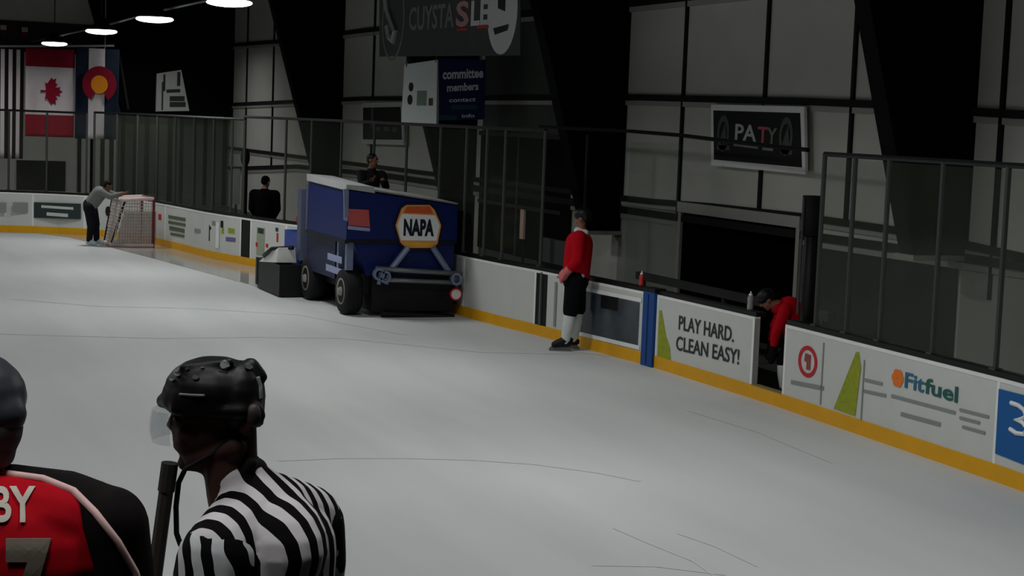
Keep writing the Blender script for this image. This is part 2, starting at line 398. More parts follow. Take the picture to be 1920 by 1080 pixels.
for p, en in (((-4.2, -9.5, 7.2), 75), ((-2.6, -12.4, 7.0), 75)): area(p, en, 1.2)  # unseen overhead lights added to brighten the foreground figures
for p in ((-57, -8, 6), (-57.5, -.6, 6)): area(p, 48)  # unseen lights added to brighten the loft sign and the flags
# conduit that links the row of lamps
bm = NB(); Q = [gz(x, y, LZ+.25) for x, y in ((470, -16), (430, -8), (290, 22), (190, 50), (60, 78))]; tube(bm, Q, .03, 6)
tag(obj('conduit', bm, mat('dull conduit', (70, 70, 78), .6)), 'thin conduit running above the row of lit lamps', 'conduit')
for x in (-22, -15, -8.5):
    area((x, -4.2, LZ), LE)
for y in (-13, -22):
    for x in (-53, -45, -37, -29, -21, -14, -8.5): area((x, y, LZ+.6), LE)

# ------------------------------------------------------------------ dasher boards
CAP = mat('black board cap', (13, 14, 14), .5)
def panel(px0, px1, label, facing=WHITE, cap=True, kick=True, frame=True, sub=1, name='dasher_panel'):
    a = at_px(px0); b = at_px(px1); t = thing(name, label, 'dasher board', a, 0, 'dasher boards')
    P = [at_px(px0+(px1-px0)*k/sub) for k in range(sub+1)]
    bf, bk, bc, br = NB(), NB(), NB(), NB()
    for p, q in zip(P, P[1:]):
        f = Fr(p, q-p); w = (q-p).length
        fbox(bf, f, 0, .18 if kick else 0, w, 1.05, -.08, 0)
        fbox(bk, f, 0, 0, w, .18, -.08, .012); fbox(bc, f, 0, 1.07, w, 1.13, -.16, -.012)
        fbox(br, f, 0, 1.03, w, 1.07, -.08, .006)
    f0 = Fr(P[0], P[1]-P[0]); f1 = Fr(P[-1], P[-1]-P[-2])
    if frame: fbox(br, f0, 0, .18, .05, 1.03, -.08, .006); fbox(br, f1, -.05, .18, 0, 1.03, -.08, .006)
    obj('facing', bf, facing, t)
    if kick: obj('kick_strip', bk, YELLOW, t)
    else: bk.free()
    if cap: obj('cap_rail', bc, CAP, t)
    else: bc.free()
    obj('frame', br, BRIGHT, t)
    return t, Fr(a, b-a)
def decal_box(t, f, name, m, x0, y0, x1, y1, d=.004):
    u0, v0 = f.hit(x0, y1); u1, v1 = f.hit(x1, y0); bm = NB(); fbox(bm, f, u0, v0, u1, v1, d, d+.004); return obj(name, bm, m, t)
def decal_bars(t, f, name, m, bars, d=.005):
    bm = NB()
    for x0, y0, x1, y1, h in bars:
        a = f.hit(x0, y0); b = f.hit(x1, y1); prism(bm, f, [(a[0], a[1]-h), (b[0], b[1]-h), (b[0], b[1]+h), (a[0], a[1]+h)], d, d+.004)
    return obj(name, bm, m, t)
def decal_poly(t, f, name, m, px, d=.004):
    bm = NB(); prism(bm, f, [f.hit(*p) for p in px], d, d+.004); return obj(name, bm, m, t)
def decal_text(t, f, name, m, s, x0, y0, x1, y1, hpx, bold=0, shear=0, d=.006):
    """x0,y0 .. x1,y1: baseline ends; hpx: letter height"""
    a = f.hit(x0, y0); b = f.hit(x1, y1); h = f.hit(x0, y0-hpx)[1]-a[1]
    du = b[0]-a[0]; dv = b[1]-a[1]; g = Fr(f.pt(a[0], a[1]), f.pt(b[0], b[1])-f.pt(a[0], a[1]), f.uz)
    g.uz = f.uz; g.n = f.n
    bm = text_bm(g, s, 0, 0, math.hypot(du, dv), h, d, .004, shear, bold); return obj(name, bm, m, t)

# far end, left to right
t, f = panel(-75, 60, 'white end board at the left edge with two grey ad blocks', sub=3, frame=False)
decal_box(t, f, 'ad_block', FAINT, -50, 380, -20, 398); decal_box(t, f, 'ad_block', FAINT, -6, 380, 12, 398); decal_box(t, f, 'ad_block', FAINT, 24, 380, 52, 398)
t, f = panel(60, 160, 'end board with a black ad and pale writing, left of the person in grey', sub=2)
decal_poly(t, f, 'dark_ad', GRAPH, [(64, 379), (152, 382), (152, 411), (64, 408)], .012)
decal_bars(t, f, 'ad_writing', mat('pale print', (200, 205, 200), .6), [(78, 387, 138, 391, .035), (88, 401, 128, 404, .045)], .018)
t, f = panel(160, 310, 'curved corner board behind the goal net, white with an oval mark', sub=5)
bm = NB(); g = Fr(at_px(190), at_px(215)-at_px(190)); cu = g.hit(203, 396); bm2 = ring_pts(cu[0], cu[1], .09, .13); prism(bm, g, bm2, .004, .02); obj('oval_mark', bm, BLACK, t)
decal_box(t, Fr(at_px(293), at_px(310)-at_px(293)), 'red_mark', RED, 297, 402, 303, 412)
t, f = panel(310, 452, 'corner board right of the goal net, with green writing and a small dark figure', sub=4)
g = Fr(at_px(318), at_px(352)-at_px(318))
decal_bars(t, g, 'green_writing', mat('dull green print', (90, 104, 84), .6), [(316, 406, 348, 412, .04), (316, 416, 348, 422, .035), (318, 427, 346, 433, .05), (320, 438, 346, 443, .03)])
g = Fr(at_px(370), at_px(410)-at_px(370))
decal_poly(t, g, 'dark_figure', BLACK, [(382, 430), (384, 431), (390, 452), (394, 452), (394, 432), (397, 428), (392, 420), (386, 420)])
decal_bars(t, g, 'small_writing', FAINT, [(365, 432, 378, 434, .05), (398, 418, 404, 419, .05)])
g = Fr(at_px(412), at_px(450)-at_px(412))
decal_bars(t, g, 'white_divider', BRIGHT, [(405, 440, 411, 442, .3)])
decal_bars(t, g, 'dark_bar', BLACK, [(414, 420, 419, 421, .08)]); decal_bars(t, g, 'green_bar', GREEN, [(416, 432, 420, 433, .07), (428, 432, 440, 434, .06)])
decal_bars(t, g, 'purple_bar', mat('violet print', (110, 100, 150), .6), [(424, 448, 442, 450, .05)])
t, f = panel(452, 469, 'narrow black gate post between two white boards, left of the ice machine', facing=BLACK, frame=False, name='gate_post')
t, f = panel(469, 536, 'short white framed board with faint green and red writing, left of the ice machine')
decal_box(t, f, 'green_block', mat('pale green print', (150, 160, 140), .6), 481, 428, 497, 478)
decal_bars(t, f, 'red_marks', RED, [(480, 458, 484, 459, .05), (499, 460, 503, 461, .04), (519, 445, 522, 446, .1)])
decal_bars(t, f, 'dark_marks', GRAPH, [(484, 432, 495, 434, .06), (517, 430, 522, 431, .04)])
t, f = panel(536, 868, 'long white board hidden behind the blue ice machine', sub=6)
t, f = panel(868, 1004, 'plain white board just right of the blue ice machine', sub=2)
t, f = panel(1004, 1025, 'narrow black gap post right of the plain white board', facing=BLACK, frame=False, name='gate_post')
bm = NB(); g = f; w = (at_px(1025)-at_px(1004)).length; fbox(bm, g, w*.45, .18, w*.55, 1.05, 0, .03); obj('latch_bar', bm, GREY, t)
# gate with a window
t, f = panel(1025, 1208, 'white gate with a wide dark window, behind the standing red player', frame=False, name='bench_gate')
t['category'] = 'gate'
decal_poly(t, f, 'window_pane', mat('gate window', (60, 68, 76), .2, noise=.5, scale=3), [(1068, 540), (1200, 568), (1196, 648), (1064, 616)], .006)
decal_bars(t, f, 'window_frame', BRIGHT, [(1062, 535, 1204, 563, .03), (1064, 620, 1200, 652, .03)], .01)
decal_bars(t, f, 'stile', FAINT, [(1040, 570, 1044, 571, .36)], .01)
decal_bars(t, f, 'dark_seat_behind', BLACK, [(1128, 565, 1160, 571, .1)], .011)
# blue post
a, b = at_px(1208), at_px(1230); t = thing('gate_post', 'tall blue post between the window gate and the play hard board', 'post', a, 0); f = Fr(a, b-a)
bm = NB(); w = (b-a).length; fbox(bm, f, .01, 0, w-.01, 1.09, -.1, .05); obj('post_body', bm, mat('blue post paint', (16, 70, 140), .4), t, bevel=.01)
bm = NB(); fbox(bm, f, -.0, 1.09, w, 1.15, -.14, .05); obj('cap_rail', bm, CAP, t)
bm = NB(); fbox(bm, f, w*.45, .03, w*.52, 1.06, .05, .056); obj('seam', bm, mat('dark blue seam', (8, 40, 90), .5), t)
# PLAY HARD board
t, f = panel(1230, 1412, 'white board with dark two-line slogan and a green triangle at its left', sub=1)
decal_poly(t, f, 'green_triangle', GREEN, [(1233, 670), (1258, 676), (1256, 650), (1249, 630), (1241, 582), (1237, 582)])
decal_text(t, f, 'slogan_lettering', GRAPH, 'PLAY HARD.', 1273, 618, 1376, 642, 27, .012)
decal_text(t, f, 'slogan_lettering', GRAPH, 'CLEAN EASY!', 1268, 656, 1386, 684, 27, .012)
# open gateway: only the sill with the yellow strip
a, b = at_px(1412), at_px(1469); t = thing('gate_sill', 'low yellow sill of the open gateway where a red player bends', 'gate sill', a, 0); f = Fr(a, b-a); w = (b-a).length
bm = NB(); fbox(bm, f, 0, 0, w, .17, -.08, .012); obj('kick_strip', bm, YELLOW, t)
bm = NB(); fbox(bm, f, 0, .17, w, .185, -.1, .012); obj('sill_top', bm, mat('worn tan edge', (150, 130, 80), .6), t)
t2 = thing('gate_door', 'open dark inner gate door beside the slogan board, left of the bending player', 'gate', at_px(1412)); c = at_px(1412); g = Fr(c+V((-1.25, .27, 0)), (1, .0, 0))
bm = NB(); fbox(bm, g, 0, .03, .72, 1.05, -.03, .03); obj('door_panel', bm, mat('dark violet grey door', (50, 50, 62), .6), t2)
bm = NB(); fbox(bm, g, .0, 1.05, .72, 1.09, -.04, .04); obj('cap_rail', bm, CAP, t2)
# long board with three ads
t, f = panel(1469, 1870, 'long white board with a red ring logo, a green triangle and coloured lettering', sub=1)
cu, cv = f.hit(1515, 678); ru = f.hit(1533, 678)[0]-cu; rv = f.hit(1515, 648)[1]-cv
bm = NB(); annulus(bm, f, cu, cv, ru, rv, .26, .004, .009); obj('ring_logo', bm, RED, t)
bm = NB(); prism(bm, f, [(cu-ru*.28, cv+rv*.5), (cu+ru*.3, cv+rv*.45), (cu+ru*.3, cv-rv*.5), (cu-ru*.1, cv-rv*.5), (cu-ru*.1, cv-rv*.05), (cu-ru*.35, cv)], .004, .009); obj('logo_centre', bm, mat('muted red print', (150, 70, 72), .6), t)
decal_bars(t, f, 'small_writing', FAINT, [(1484, 716, 1545, 728, .025)])
decal_poly(t, f, 'green_triangle', GREEN, [(1564, 766), (1604, 780), (1615, 690), (1611, 660), (1606, 660)])
decal_bars(t, f, 'divider', FAINT, [(1541, 700, 1543, 701, .38), (1617, 735, 1619, 736, .38)])
decal_bars(t, f, 'fine_print', FAINT, [(1622, 712, 1655, 720, .018), (1620, 733, 1662, 742, .018), (1672, 742, 1792, 774, .018), (1690, 776, 1764, 796, .022), (1800, 768, 1855, 782, .016), (1800, 783, 1838, 793, .016), (1805, 800, 1848, 812, .016)])
cu, cv = f.hit(1684, 709); ru = f.hit(1695, 709)[0]-cu; rv = f.hit(1684, 692)[1]-cv
bm = NB()
for k in range(6):
    an = k*math.pi/3; prism(bm, f, ring_pts(cu+ru*.55*math.cos(an), cv+rv*.55*math.sin(an), ru*.5, rv*.5, 10), .004+.0004*k, .008+.0004*k)
obj('flower_mark', bm, ORANGE, t)
decal_text(t, f, 'blue_lettering', mat('blue grey print', (46, 108, 140), .5), 'Fit', 1697, 727, 1733, 737, 30, .02)
decal_text(t, f, 'teal_lettering', mat('teal dark print', (34, 96, 92), .5), 'fuel', 1734, 737, 1796, 756, 30, .02)
# blue board at the right edge
t, f = panel(1870, 2120, 'white board at the right edge with a big blue ad and white swirl', sub=1, frame=False)
decal_poly(t, f, 'blue_field', BLUE, [(1874, 729), (2100, 786), (2095, 940), (1867, 850)], .005)
bm = NB(); g0 = [f.hit(*p) for p in ((1898, 755), (1912, 760), (1922, 768), (1926, 780), (1918, 786), (1906, 786), (1920, 792), (1928, 804), (1922, 814), (1908, 812), (1896, 804))]
tube(bm, [f.pt(u, v, .012) for u, v in g0], .025, 6); obj('white_swirl', bm, BRIGHT, t)

# ------------------------------------------------------------------ rink glass
RAILZ = 3.29
RAILPX = [(-80, 209), (220, 219), (430, 226), (560, 233), (700, 236), (1003, 240)]
POSTM = mat('glass post steel', (62, 66, 63), .6, .0)
RAILM = mat('dark glass rail', (20, 22, 22), .5)
def glass_run(pxs, where, off=-.06, z0=1.13, zt=3.27, rail_label='', pm=POSTM, post_r=.03, gmat=None, lead=()):
    P = [at_px(p) for p in pxs]; Q = []; gm = gmat or GLASS
    for p, px in zip(P, pxs):
        q = at_px(px+3); tn = (q-p).normalized(); n = V((-tn.y, tn.x, 0)); Q.append(p+n*(-off))
    for i, q in enumerate(Q):
        t = thing('glass_section', '%s glass section from the left %s' % (ORD[i], where), 'rink glass', (q.x, q.y, z0), 0, 'rink glass sections')
        bm = NB(); cyl(bm, q+V((0, 0, z0)), q+V((0, 0, zt)), post_r, 8); fbox(bm, Fr(q, (1, 0, 0)), -.05, z0, .05, z0+.02, -.05, .05); obj('post', bm, pm, t)
        if i < len(Q)-1:
            a, b = q, Q[i+1]; d = (b-a); w = d.length; f = Fr(a, d); bm = NB(); fbox(bm, f, post_r+.01, z0+.005, w-post_r-.01, zt-.045, -.006, .006); obj('pane', bm, gm, t)
    bm = NB(); tube(bm, [V((q.x, q.y-off*.3, zt)) for q in [at_px(k) for k in lead]]+[q+V((0, 0, zt+.0)) for q in Q], .035, 6)
    tag(obj('top_rail', bm, RAILM), rail_label, 'glass rail')
glass_run([-60, 15, 85, 158], 'above the end boards', rail_label='dark rail on the glass over the far end boards', gmat=GLASS2)
glass_run([172, 214, 252, 288, 322, 356, 392, 427, 450], 'around the corner by the goal net', rail_label='dark rail on the glass around the corner by the goal', zt=3.3)
glass_run([527, 575, 630, 690, 750, 812, 860, 898, 932, 1004], 'behind the blue ice machine', rail_label='grey rail on the glass behind the blue ice machine', zt=3.36, lead=(452, 490), gmat=GLASS2)
glass_run([1516, 1572, 1634, 1732, 1850, 1985, 2110], 'above the boards with coloured lettering', rail_label='dark sloping rail on the glass at the right edge', zt=3.24)
# glass behind the players' bench
Q = []
BY = 1.55
for px in (1010, 1100, 1180, 1275, 1340, 1430, 1514): Q.append(gy(px, 300, BY))
for i, q in enumerate(Q):
    q.z = 0
for i, q in enumerate(Q[1:-1]):
    if i > 0: continue
    bm = NB(); cyl(bm, q+V((0, 0, -.03)), q+V((0, 0, 3.3)), .03, 8); tag(obj('upright', bm, RAILM), '%s dark upright behind the players bench' % ('left' if i == 0 else 'right'), 'upright', 'bench uprights')
for i, (qa, qb) in enumerate(zip(Q[2:3], Q[3:4])):
    bm = NB(); fbox(bm, Fr(qa, qb-qa), .02, -.03, (qb-qa).length-.02, 3.22, -.006, .006); tag(obj('rear_glass', bm, GLASS), 'clear screen behind the players bench in front of the pale wall', 'rink glass')
bm = NB(); tube(bm, [V((q.x, q.y, z)) for q, z in zip(Q, (3.41, 3.4, 3.4, 3.37, 3.33, 3.28, 3.25))], .035, 6); tag(obj('top_rail', bm, RAILM), 'thin dark rail crossing the pale wall and the framed sign', 'glass rail')
# black padded post by the gateway
a = gy(1515, 560, .3); a.z = 0; zt = gy(1515, 366, a.y).z
t = thing('padded_post', 'thick black padded post at the right of the open gateway', 'post', a)
bm = NB(); cyl(bm, a, a+V((0, 0, zt-.05)), .09, 14); obj('post_body', bm, BLACK, t, True)
bm = NB(); cyl(bm, a+V((0, 0, zt-.5)), a+V((0, 0, zt)), .125, 14, .135); obj('padding', bm, mat('black padding', (8, 9, 9), .8), t, True)
bm = NB(); cyl(bm, a+V((0, -.14, 1.2)), a+V((.0, -.14, zt-.02)), .018, 8); obj('light_strip', bm, POSTM, t)
a = gy(457, 420, -1.9); a.z = 0; zt = gy(457, 283, -1.9).z
t = thing('padded_post', 'black padded post at the gap left of the person in black', 'post', a)
bm = NB(); cyl(bm, a+V((0, 0, -.03)), a+V((0, 0, zt-.1)), .07, 12); obj('post_body', bm, BLACK, t, True)
bm = NB(); ellip(bm, a+V((0, 0, zt-.15)), (.11, .11, .22)); obj('padding', bm, MATS['black padding'], t, True)
a = gy(442, 400, -1.2); z0 = gy(442, 383, -1.2).z; z1 = gy(442, 316, -1.2).z
t = thing('upright_board', 'pale upright board behind the glass left of the black padded post', 'board', (a.x, -1.2, -.03))
bm = NB(); f = Fr((a.x, -1.2, 0), HR); fbox(bm, f, -.09, z0, .09, z1, -.02, .02); obj('pale_panel', bm, mat('pale lilac grey panel', (150, 144, 150), .7), t)
bm = NB(); fbox(bm, f, -.03, -.03, .03, z0, -.02, .02); obj('foot', bm, DARK, t)
# bench and divider behind the boards
a = gy(1012, 470, .8); b = gy(1080, 470, .8); t = thing('bench_divider', 'low grey divider box behind the boards left of the standing red player', 'divider', (a.x, .8, 0))
bm = NB(); fbox(bm, Fr((0, .8, 0), (1, 0, 0)), a.x, -.03, b.x, gy(1040, 450, .8).z, -.1, 0); obj('side_panel', bm, mat('grey divider', (74, 78, 77), .7), t)
bm = NB(); fbox(bm, Fr((0, .8, 0), (1, 0, 0)), a.x, .9, b.x, 1.0, 0, .04); obj('dark_band', bm, BLACK, t)
t = thing('bench', 'long low dark bench behind the gate and slogan boards', 'bench', (-21.5, .95, -.03))
bm = NB(); box(bm, (-25, .8, .43), (-19.6, 1.15, .48)); obj('seat', bm, mat('dark bench plank', (40, 40, 40), .6), t)
for x in (-24.7, -22.3, -19.9):
    bm = NB(); box(bm, (x-.03, .84, -.03), (x+.03, 1.1, .43)); obj('leg', bm, DARK, t)
bm = NB(); box(bm, (-25.2, 1.2, .98), (-19.4, 1.3, 1.1)); 
for x in (-25, -22.3, -19.6): box(bm, (x-.03, 1.22, -.03), (x+.03, 1.28, .98))
tag(obj('bench_rail', bm, mat('dim rail', (50, 53, 52), .6)), 'dull rail behind the bench in front of the black opening', 'rail')
# bottles on the ledge
def bottle(px, py, label, m, cap, s=1.):
    p = at_px(px); p = V((p.x, p.y+.07, 1.132)); t = thing('water_bottle', label, 'bottle', p, 0, 'water bottles')
    R = lambda r, z: [p+V((r*s*math.cos(2*math.pi*i/14), r*s*math.sin(2*math.pi*i/14), z*s)) for i in range(14)]
    bm = NB(); rings(bm, [R(.036, 0), R(.038, .02), R(.038, .07), R(.033, .09), R(.038, .11), R(.037, .15), R(.02, .175)]); obj('bottle_body', bm, m, t, True)
    bm = NB(); rings(bm, [R(.024, .172), R(.022, .195), R(.009, .2), R(.007, .225)]); obj('bottle_cap', bm, cap, t, True)
bottle(1191, 530, 'red drinks bottle with white cap on the ledge above the gate', mat('red bottle', (200, 60, 60), .4), BRIGHT)
bottle(1393, 568, 'white drinks bottle on the ledge above the slogan board', mat('milky bottle', (150, 152, 152), .4), BRIGHT, 1.1)
p = gy(978, 420, .25)
t = thing('towel', 'narrow pale pink towel hanging behind the glass right of the ice machine', 'towel', (p.x, .25, 1.3)); bm = NB()
za = gy(978, 393, .25).z; zb = gy(978, 448, .25).z
box(bm, (p.x-.08, .25, zb), (p.x+.08, .29, za)); obj('cloth', bm, mat('pale pink towel', (190, 160, 150), .9), t, bevel=.01)
bm = NB(); cyl(bm, V((p.x, .3, -.03)), V((p.x, .3, za+.03)), .02, 8); cyl(bm, V((p.x-.13, .28, za)), V((p.x+.13, .28, za)), .015, 8); obj('towel_stand', bm, DARK, t)

# ------------------------------------------------------------------ wall signs
def framed(fr, quad, label, border, face, bw, d0=.1, name='wall_sign'):
    uv = [fr.hit(*p) for p in quad]; cu = sum(p[0] for p in uv)/4; cv = sum(p[1] for p in uv)/4
    t = thing(name, label, 'sign', fr.pt(cu, cv, d0), 0)
    bm = NB(); prism(bm, fr, uv, d0, d0+.05); obj('frame', bm, border, t)
    inn = [(p[0]+(bw if p[0] < cu else -bw), p[1]+(bw if p[1] < cv else -bw)) for p in uv]
    bm = NB(); prism(bm, fr, inn, d0+.05, d0+.056); obj('face', bm, face, t)
    return t
PRD = mat('sign black print', (20, 21, 22), .6)
FRM = mat('sign frame grey white', (250, 252, 252), .6)
sf = Fr((0, WY-.12, 0), (1, 0, 0))
t = framed(sf, [(1338, 310), (1515, 327), (1513, 200), (1338, 196)], 'large black sign with white frame and coloured lettering on the pale wall', FRM, PRD, .1, 0)
decal_text(t, sf, 'white_lettering', mat('sign white letters', (190, 192, 192), .6), 'PA', 1384, 262, 1424, 266, 30, .02, d=.06)
decal_text(t, sf, 'red_lettering', mat('sign pink red letters', (190, 90, 100), .6), 'T', 1426, 267, 1446, 269, 30, .02, d=.06)
decal_text(t, sf, 'green_lettering', mat('sign mixed letters', (120, 130, 118), .6), 'Y', 1444, 269, 1462, 271, 30, .02, d=.06)
decal_bars(t, sf, 'small_line', mat('sign dim writing', (130, 132, 132), .6), [(1382, 270, 1428, 276, .03), (1436, 278, 1456, 280, .03)], .06)
dim = mat('sign dim logo', (84, 86, 86), .6)
for x, y in ((1362, 250), (1480, 256)):
    cu, cv = sf.hit(x, y); bm = NB(); annulus(bm, sf, cu, cv, .2, .3, .35, .06, .064); obj('logo_ring', bm, dim, t)
    bm = NB(); prism(bm, sf, [(cu-.1, cv-.12), (cu+.12, cv-.2), (cu+.06, cv+.18)], .06, .064); obj('logo_mark', bm, dim, t)
decal_bars(t, sf, 'logo_caption', dim, [(1350, 276, 1374, 278, .04)], .06); decal_bars(t, sf, 'logo_caption', dim, [(1470, 284, 1492, 286, .04)], .06)
t = framed(sf, [(681, 270), (760, 272), (758, 191), (682, 193)], 'small dark framed sign left of the hanging white and blue sign', mat('dull sign frame', (210, 212, 210), .6), PRD, .13, .0)
decal_bars(t, sf, 'faint_writing', dim, [(700, 222, 704, 222, .28), (704, 242, 716, 242, .06), (724, 242, 734, 242, .06), (740, 243, 748, 243, .06)], .06)
# long dark banner at the top
bf = Fr((0, WY-2.75, 0), (1, 0, 0))
uv = [bf.hit(712, 106), bf.hit(976, 104), bf.hit(976, -140), bf.hit(712, -160)]
t = thing('banner', 'wide dark grey banner with large lettering and two oval logos at the top', 'banner', bf.pt(*uv[0]))
bm = NB(); prism(bm, bf, uv, -.01, .01); obj('cloth', bm, mat('dark banner cloth', (66, 70, 70), .9, noise=.2, scale=1.5), t)
dl = mat('dim banner letters', (112, 116, 114), .8); wl = mat('banner white letters', (200, 198, 202), .8)
decal_text(t, bf, 'dim_lettering', dl, 'CUYSTA', 768, 58, 852, 52, 44, .02, d=.014)
decal_text(t, bf, 'red_lettering', mat('banner pink letters', (176, 130, 132), .8), 'S', 856, 51, 880, 50, 48, .03, d=.014)
decal_text(t, bf, 'white_lettering', wl, 'LE', 884, 49, 918, 46, 47, .03, d=.014)
decal_bars(t, bf, 'red_bars', RED, [(896, 51, 918, 50, .025), (858, 56, 878, 55, .02)], .012)  # red bars along the foot of the letters
cu, cv = bf.hit(943, 20); bm = NB(); prism(bm, bf, ring_pts(cu, cv, .72, .78), .012, .016); obj('oval_logo', bm, wl, t)
bm = NB(); prism(bm, bf, [(cu-.25, cv+.5), (cu+.15, cv+.5), (cu+.15, cv-.02), (cu-.2, cv+.05)], .016, .02); prism(bm, bf, [(cu-.4, cv-.3), (cu+.35, cv-.25), (cu+.3, cv-.36), (cu-.3, cv-.42)], .016, .02); obj('logo_mark', bm, PRD, t)
cu, cv = bf.hit(738, 35); bm = NB()
tube(bm, [bf.pt(*bf.hit(*p), .02) for p in ((726, -4), (730, 22), (738, 45), (744, 60), (741, 76), (733, 68), (730, 50))], .09, 6); obj('oval_logo', bm, mat('banner grey logo', (150, 152, 154), .8), t)
bm = NB(); annulus(bm, bf, cu, cv, .75, .9, .08, .01, .014); obj('logo_ring', bm, dl, t)
bm = NB()
for x in (730, 960): 
    p = bf.pt(bf.hit(x, 0)[0], 0); cyl(bm, V((p.x, p.y, uv[2][1])), V((p.x, p.y, 9.6)), .02, 6)
obj('hanging_cable', bm, DARK, t)
# hanging two sided sign: white panel and blue panel at an angle
zc = .6
c0 = gy(819, 112, .9); cz0 = gy(818, 234, .9).z
pL = gy(752, 120, 2.0); L0 = V((c0.x, .9, 0)); g1 = Fr((c0.x-2.2, .45, 0), (2.2, .45, 0)); 
t = thing('hanging_sign', 'hanging cube sign with a white side and a blue lettered side', 'hanging sign', (c0.x, .9, cz0))
k = Fr(L0, V((1.2, -.9, 0)))                                   # white side runs from corner to the left
kw = Fr((c0.x, .9, 0), V((1.0, .25, 0))); kb = Fr((c0.x, .9, 0), V((.45, 1.0, 0)))
wq = [kw.hit(752, 232), kw.hit(818, 234), kw.hit(820, 112), kw.hit(758, 121)]
bm = NB(); prism(bm, kw, wq, -.06, 0); obj('white_side', bm, mat('sign white sheet', (214, 220, 220), .7), t)
bq = [kb.hit(820, 226), kb.hit(908, 224), kb.hit(911, 112), kb.hit(822, 110)]
bm = NB(); prism(bm, kb, bq, -.06, 0); obj('blue_side', bm, mat('sign dark blue sheet', (10, 30, 84), .7), t)
bm = NB()
for (x, y, r) in ((771, 163, .09), (769, 187, .1)): u, v = kw.hit(x, y); prism(bm, kw, ring_pts(u, v, r, r*1.1), .002, .008)
obj('silhouette', bm, BLACK, t)
decal_bars(t, kw, 'picture_tones', mat('dull green picture', (120, 136, 124), .7), [(782, 184, 800, 184, .16)], .002)
decal_bars(t, kw, 'maroon_mark', mat('maroon print', (90, 60, 62), .7), [(804, 191, 812, 191, .08)], .003)
wl2 = mat('sign pale letters', (226, 232, 240), .7)
decal_bars(t, kb, 'teal_band', mat('sign teal band', (16, 80, 90), .7), [(846, 201, 894, 201, .05), (822, 220, 856, 221, .05)], .003)
decal_text(t, kb, 'white_lettering', wl2, 'committee', 830, 149, 906, 146, 18, .03, d=.004)
decal_text(t, kb, 'white_lettering', wl2, 'members', 838, 172, 897, 169, 15, .03, d=.004)
decal_text(t, kb, 'white_lettering', wl2, 'contact', 842, 192, 892, 190, 7, .02, d=.004)
decal_text(t, kb, 'white_lettering', wl2, 'info', 866, 221, 890, 220, 7, .02, d=.004)
bm = NB()
for p in (kw.pt(wq[2][0]-.05, wq[2][1]), kw.pt(wq[3][0]+.1, wq[3][1]), kb.pt(bq[2][0]-.1, bq[2][1])): cyl(bm, p+V((0, 0, -.05)), V((p.x, p.y, 9.6)), .014, 6)
obj('hanging_cable', bm, mat('sign cable', (60, 60, 70), .6), t)
# white sign on the black loft
lf = Fr((EX+.62, 0, 0), (0, 1, 0)); uv = [lf.hit(292, 209), lf.hit(355, 208), lf.hit(340, 131), lf.hit(294, 138)]
t = thing('wall_sign', 'crooked white sign with grey printing on the black loft', 'sign', lf.pt(*uv[0]))
bm = NB(); prism(bm, lf, uv, -.1, 0); obj('face', bm, mat('aged white sign', (226, 230, 226), .7), t)
decal_bars(t, lf, 'grey_printing', mat('sign grey print', (70, 74, 72), .7), [(306, 155, 310, 155, .3), (303, 180, 306, 180, .5), (318, 185, 346, 185, .09), (318, 196, 348, 196, .09), (312, 171, 338, 170, .06), (332, 148, 338, 148, .25)], .004)

# ------------------------------------------------------------------ flags on a rod
FX = -58.5
ff = Fr((FX, 0, 0), (0, 1, 0))
rod0 = ff.hit(-60, 87); rod1 = ff.hit(214, 86)
bm = NB(); cyl(bm, ff.pt(*rod0), ff.pt(*rod1), .035, 8)
for u in (rod0[0]+.4, rod1[0]-.3): cyl(bm, ff.pt(u, rod0[1]), V((FX, u, 9.6)), .012, 6)
tag(obj('flag_rod', bm, mat('pale rod', (170, 165, 168), .5)), 'long pale horizontal rod that carries the hanging flags', 'rod')
FW = mat('flag white cloth', (205, 196, 200), .9); FR = mat('flag red cloth', (134, 4, 36), .9, noise=.2, scale=2); FBK = mat('flag navy cloth', (20, 26, 46), .9); FG = mat('flag gold cloth', (226, 140, 24), .9)
FN = mat('flag blue cloth', (12, 26, 46), .9, noise=.2)
def wavy(u0, u1, v0, v1, nu, nv, amp, ph, colf, name, label, mats, taper=0):
    bm = NB(); G = []
    for j in range(nv+1):
        v = v1+(v0-v1)*j/nv; row = []
        for i in range(nu+1):
            s = i/nu; u = u0+(u1-u0)*s; k = j/nv
            row.append(bm.verts.new(ff.pt(u+taper*k*(.5-s), v, .05+amp*(.3+k)*math.sin(s*9+ph+k*1.5))))
        G.append(row)
    for j in range(nv):
        for i in range(nu):
            fc = bm.faces.new((G[j+1][i], G[j+1][i+1], G[j][i+1], G[j][i])); fc.material_index = colf((i+.5)/nu, (j+.5)/nv); fc.smooth = True
    bmesh.ops.recalc_face_normals(bm, faces=bm.faces)
    r = bmesh.ops.extrude_face_region(bm, geom=bm.faces[:]); 
    for v in [g for g in r['geom'] if isinstance(g, bmesh.types.BMVert)]: v.co += ff.n*(-.012)
    t = thing('flag', label, 'flag', ff.pt((u0+u1)/2, v0), 0, 'flags on the rod'); obj(name, bm, mats, t); return t
a = ff.hit(-50, 89); b = ff.hit(43, 298)
wavy(a[0], b[0], b[1], a[1], 39, 14, .06, .4, lambda s, k: 0 if (s*6.5) % 1 > .52 else 1, 'cloth', 'striped flag of white and dark bands hanging at the left edge', [FW, mat('flag dark maroon cloth', (20, 8, 12), .9)])
a = ff.hit(48, 89); b = ff.hit(138, 258)
t = wavy(a[0], b[0], b[1], a[1], 24, 24, .05, 1., lambda s, k: 0 if .2 < k < .74 else 1, 'cloth', 'red and white flag with a maple leaf hanging sideways', [FW, FR])
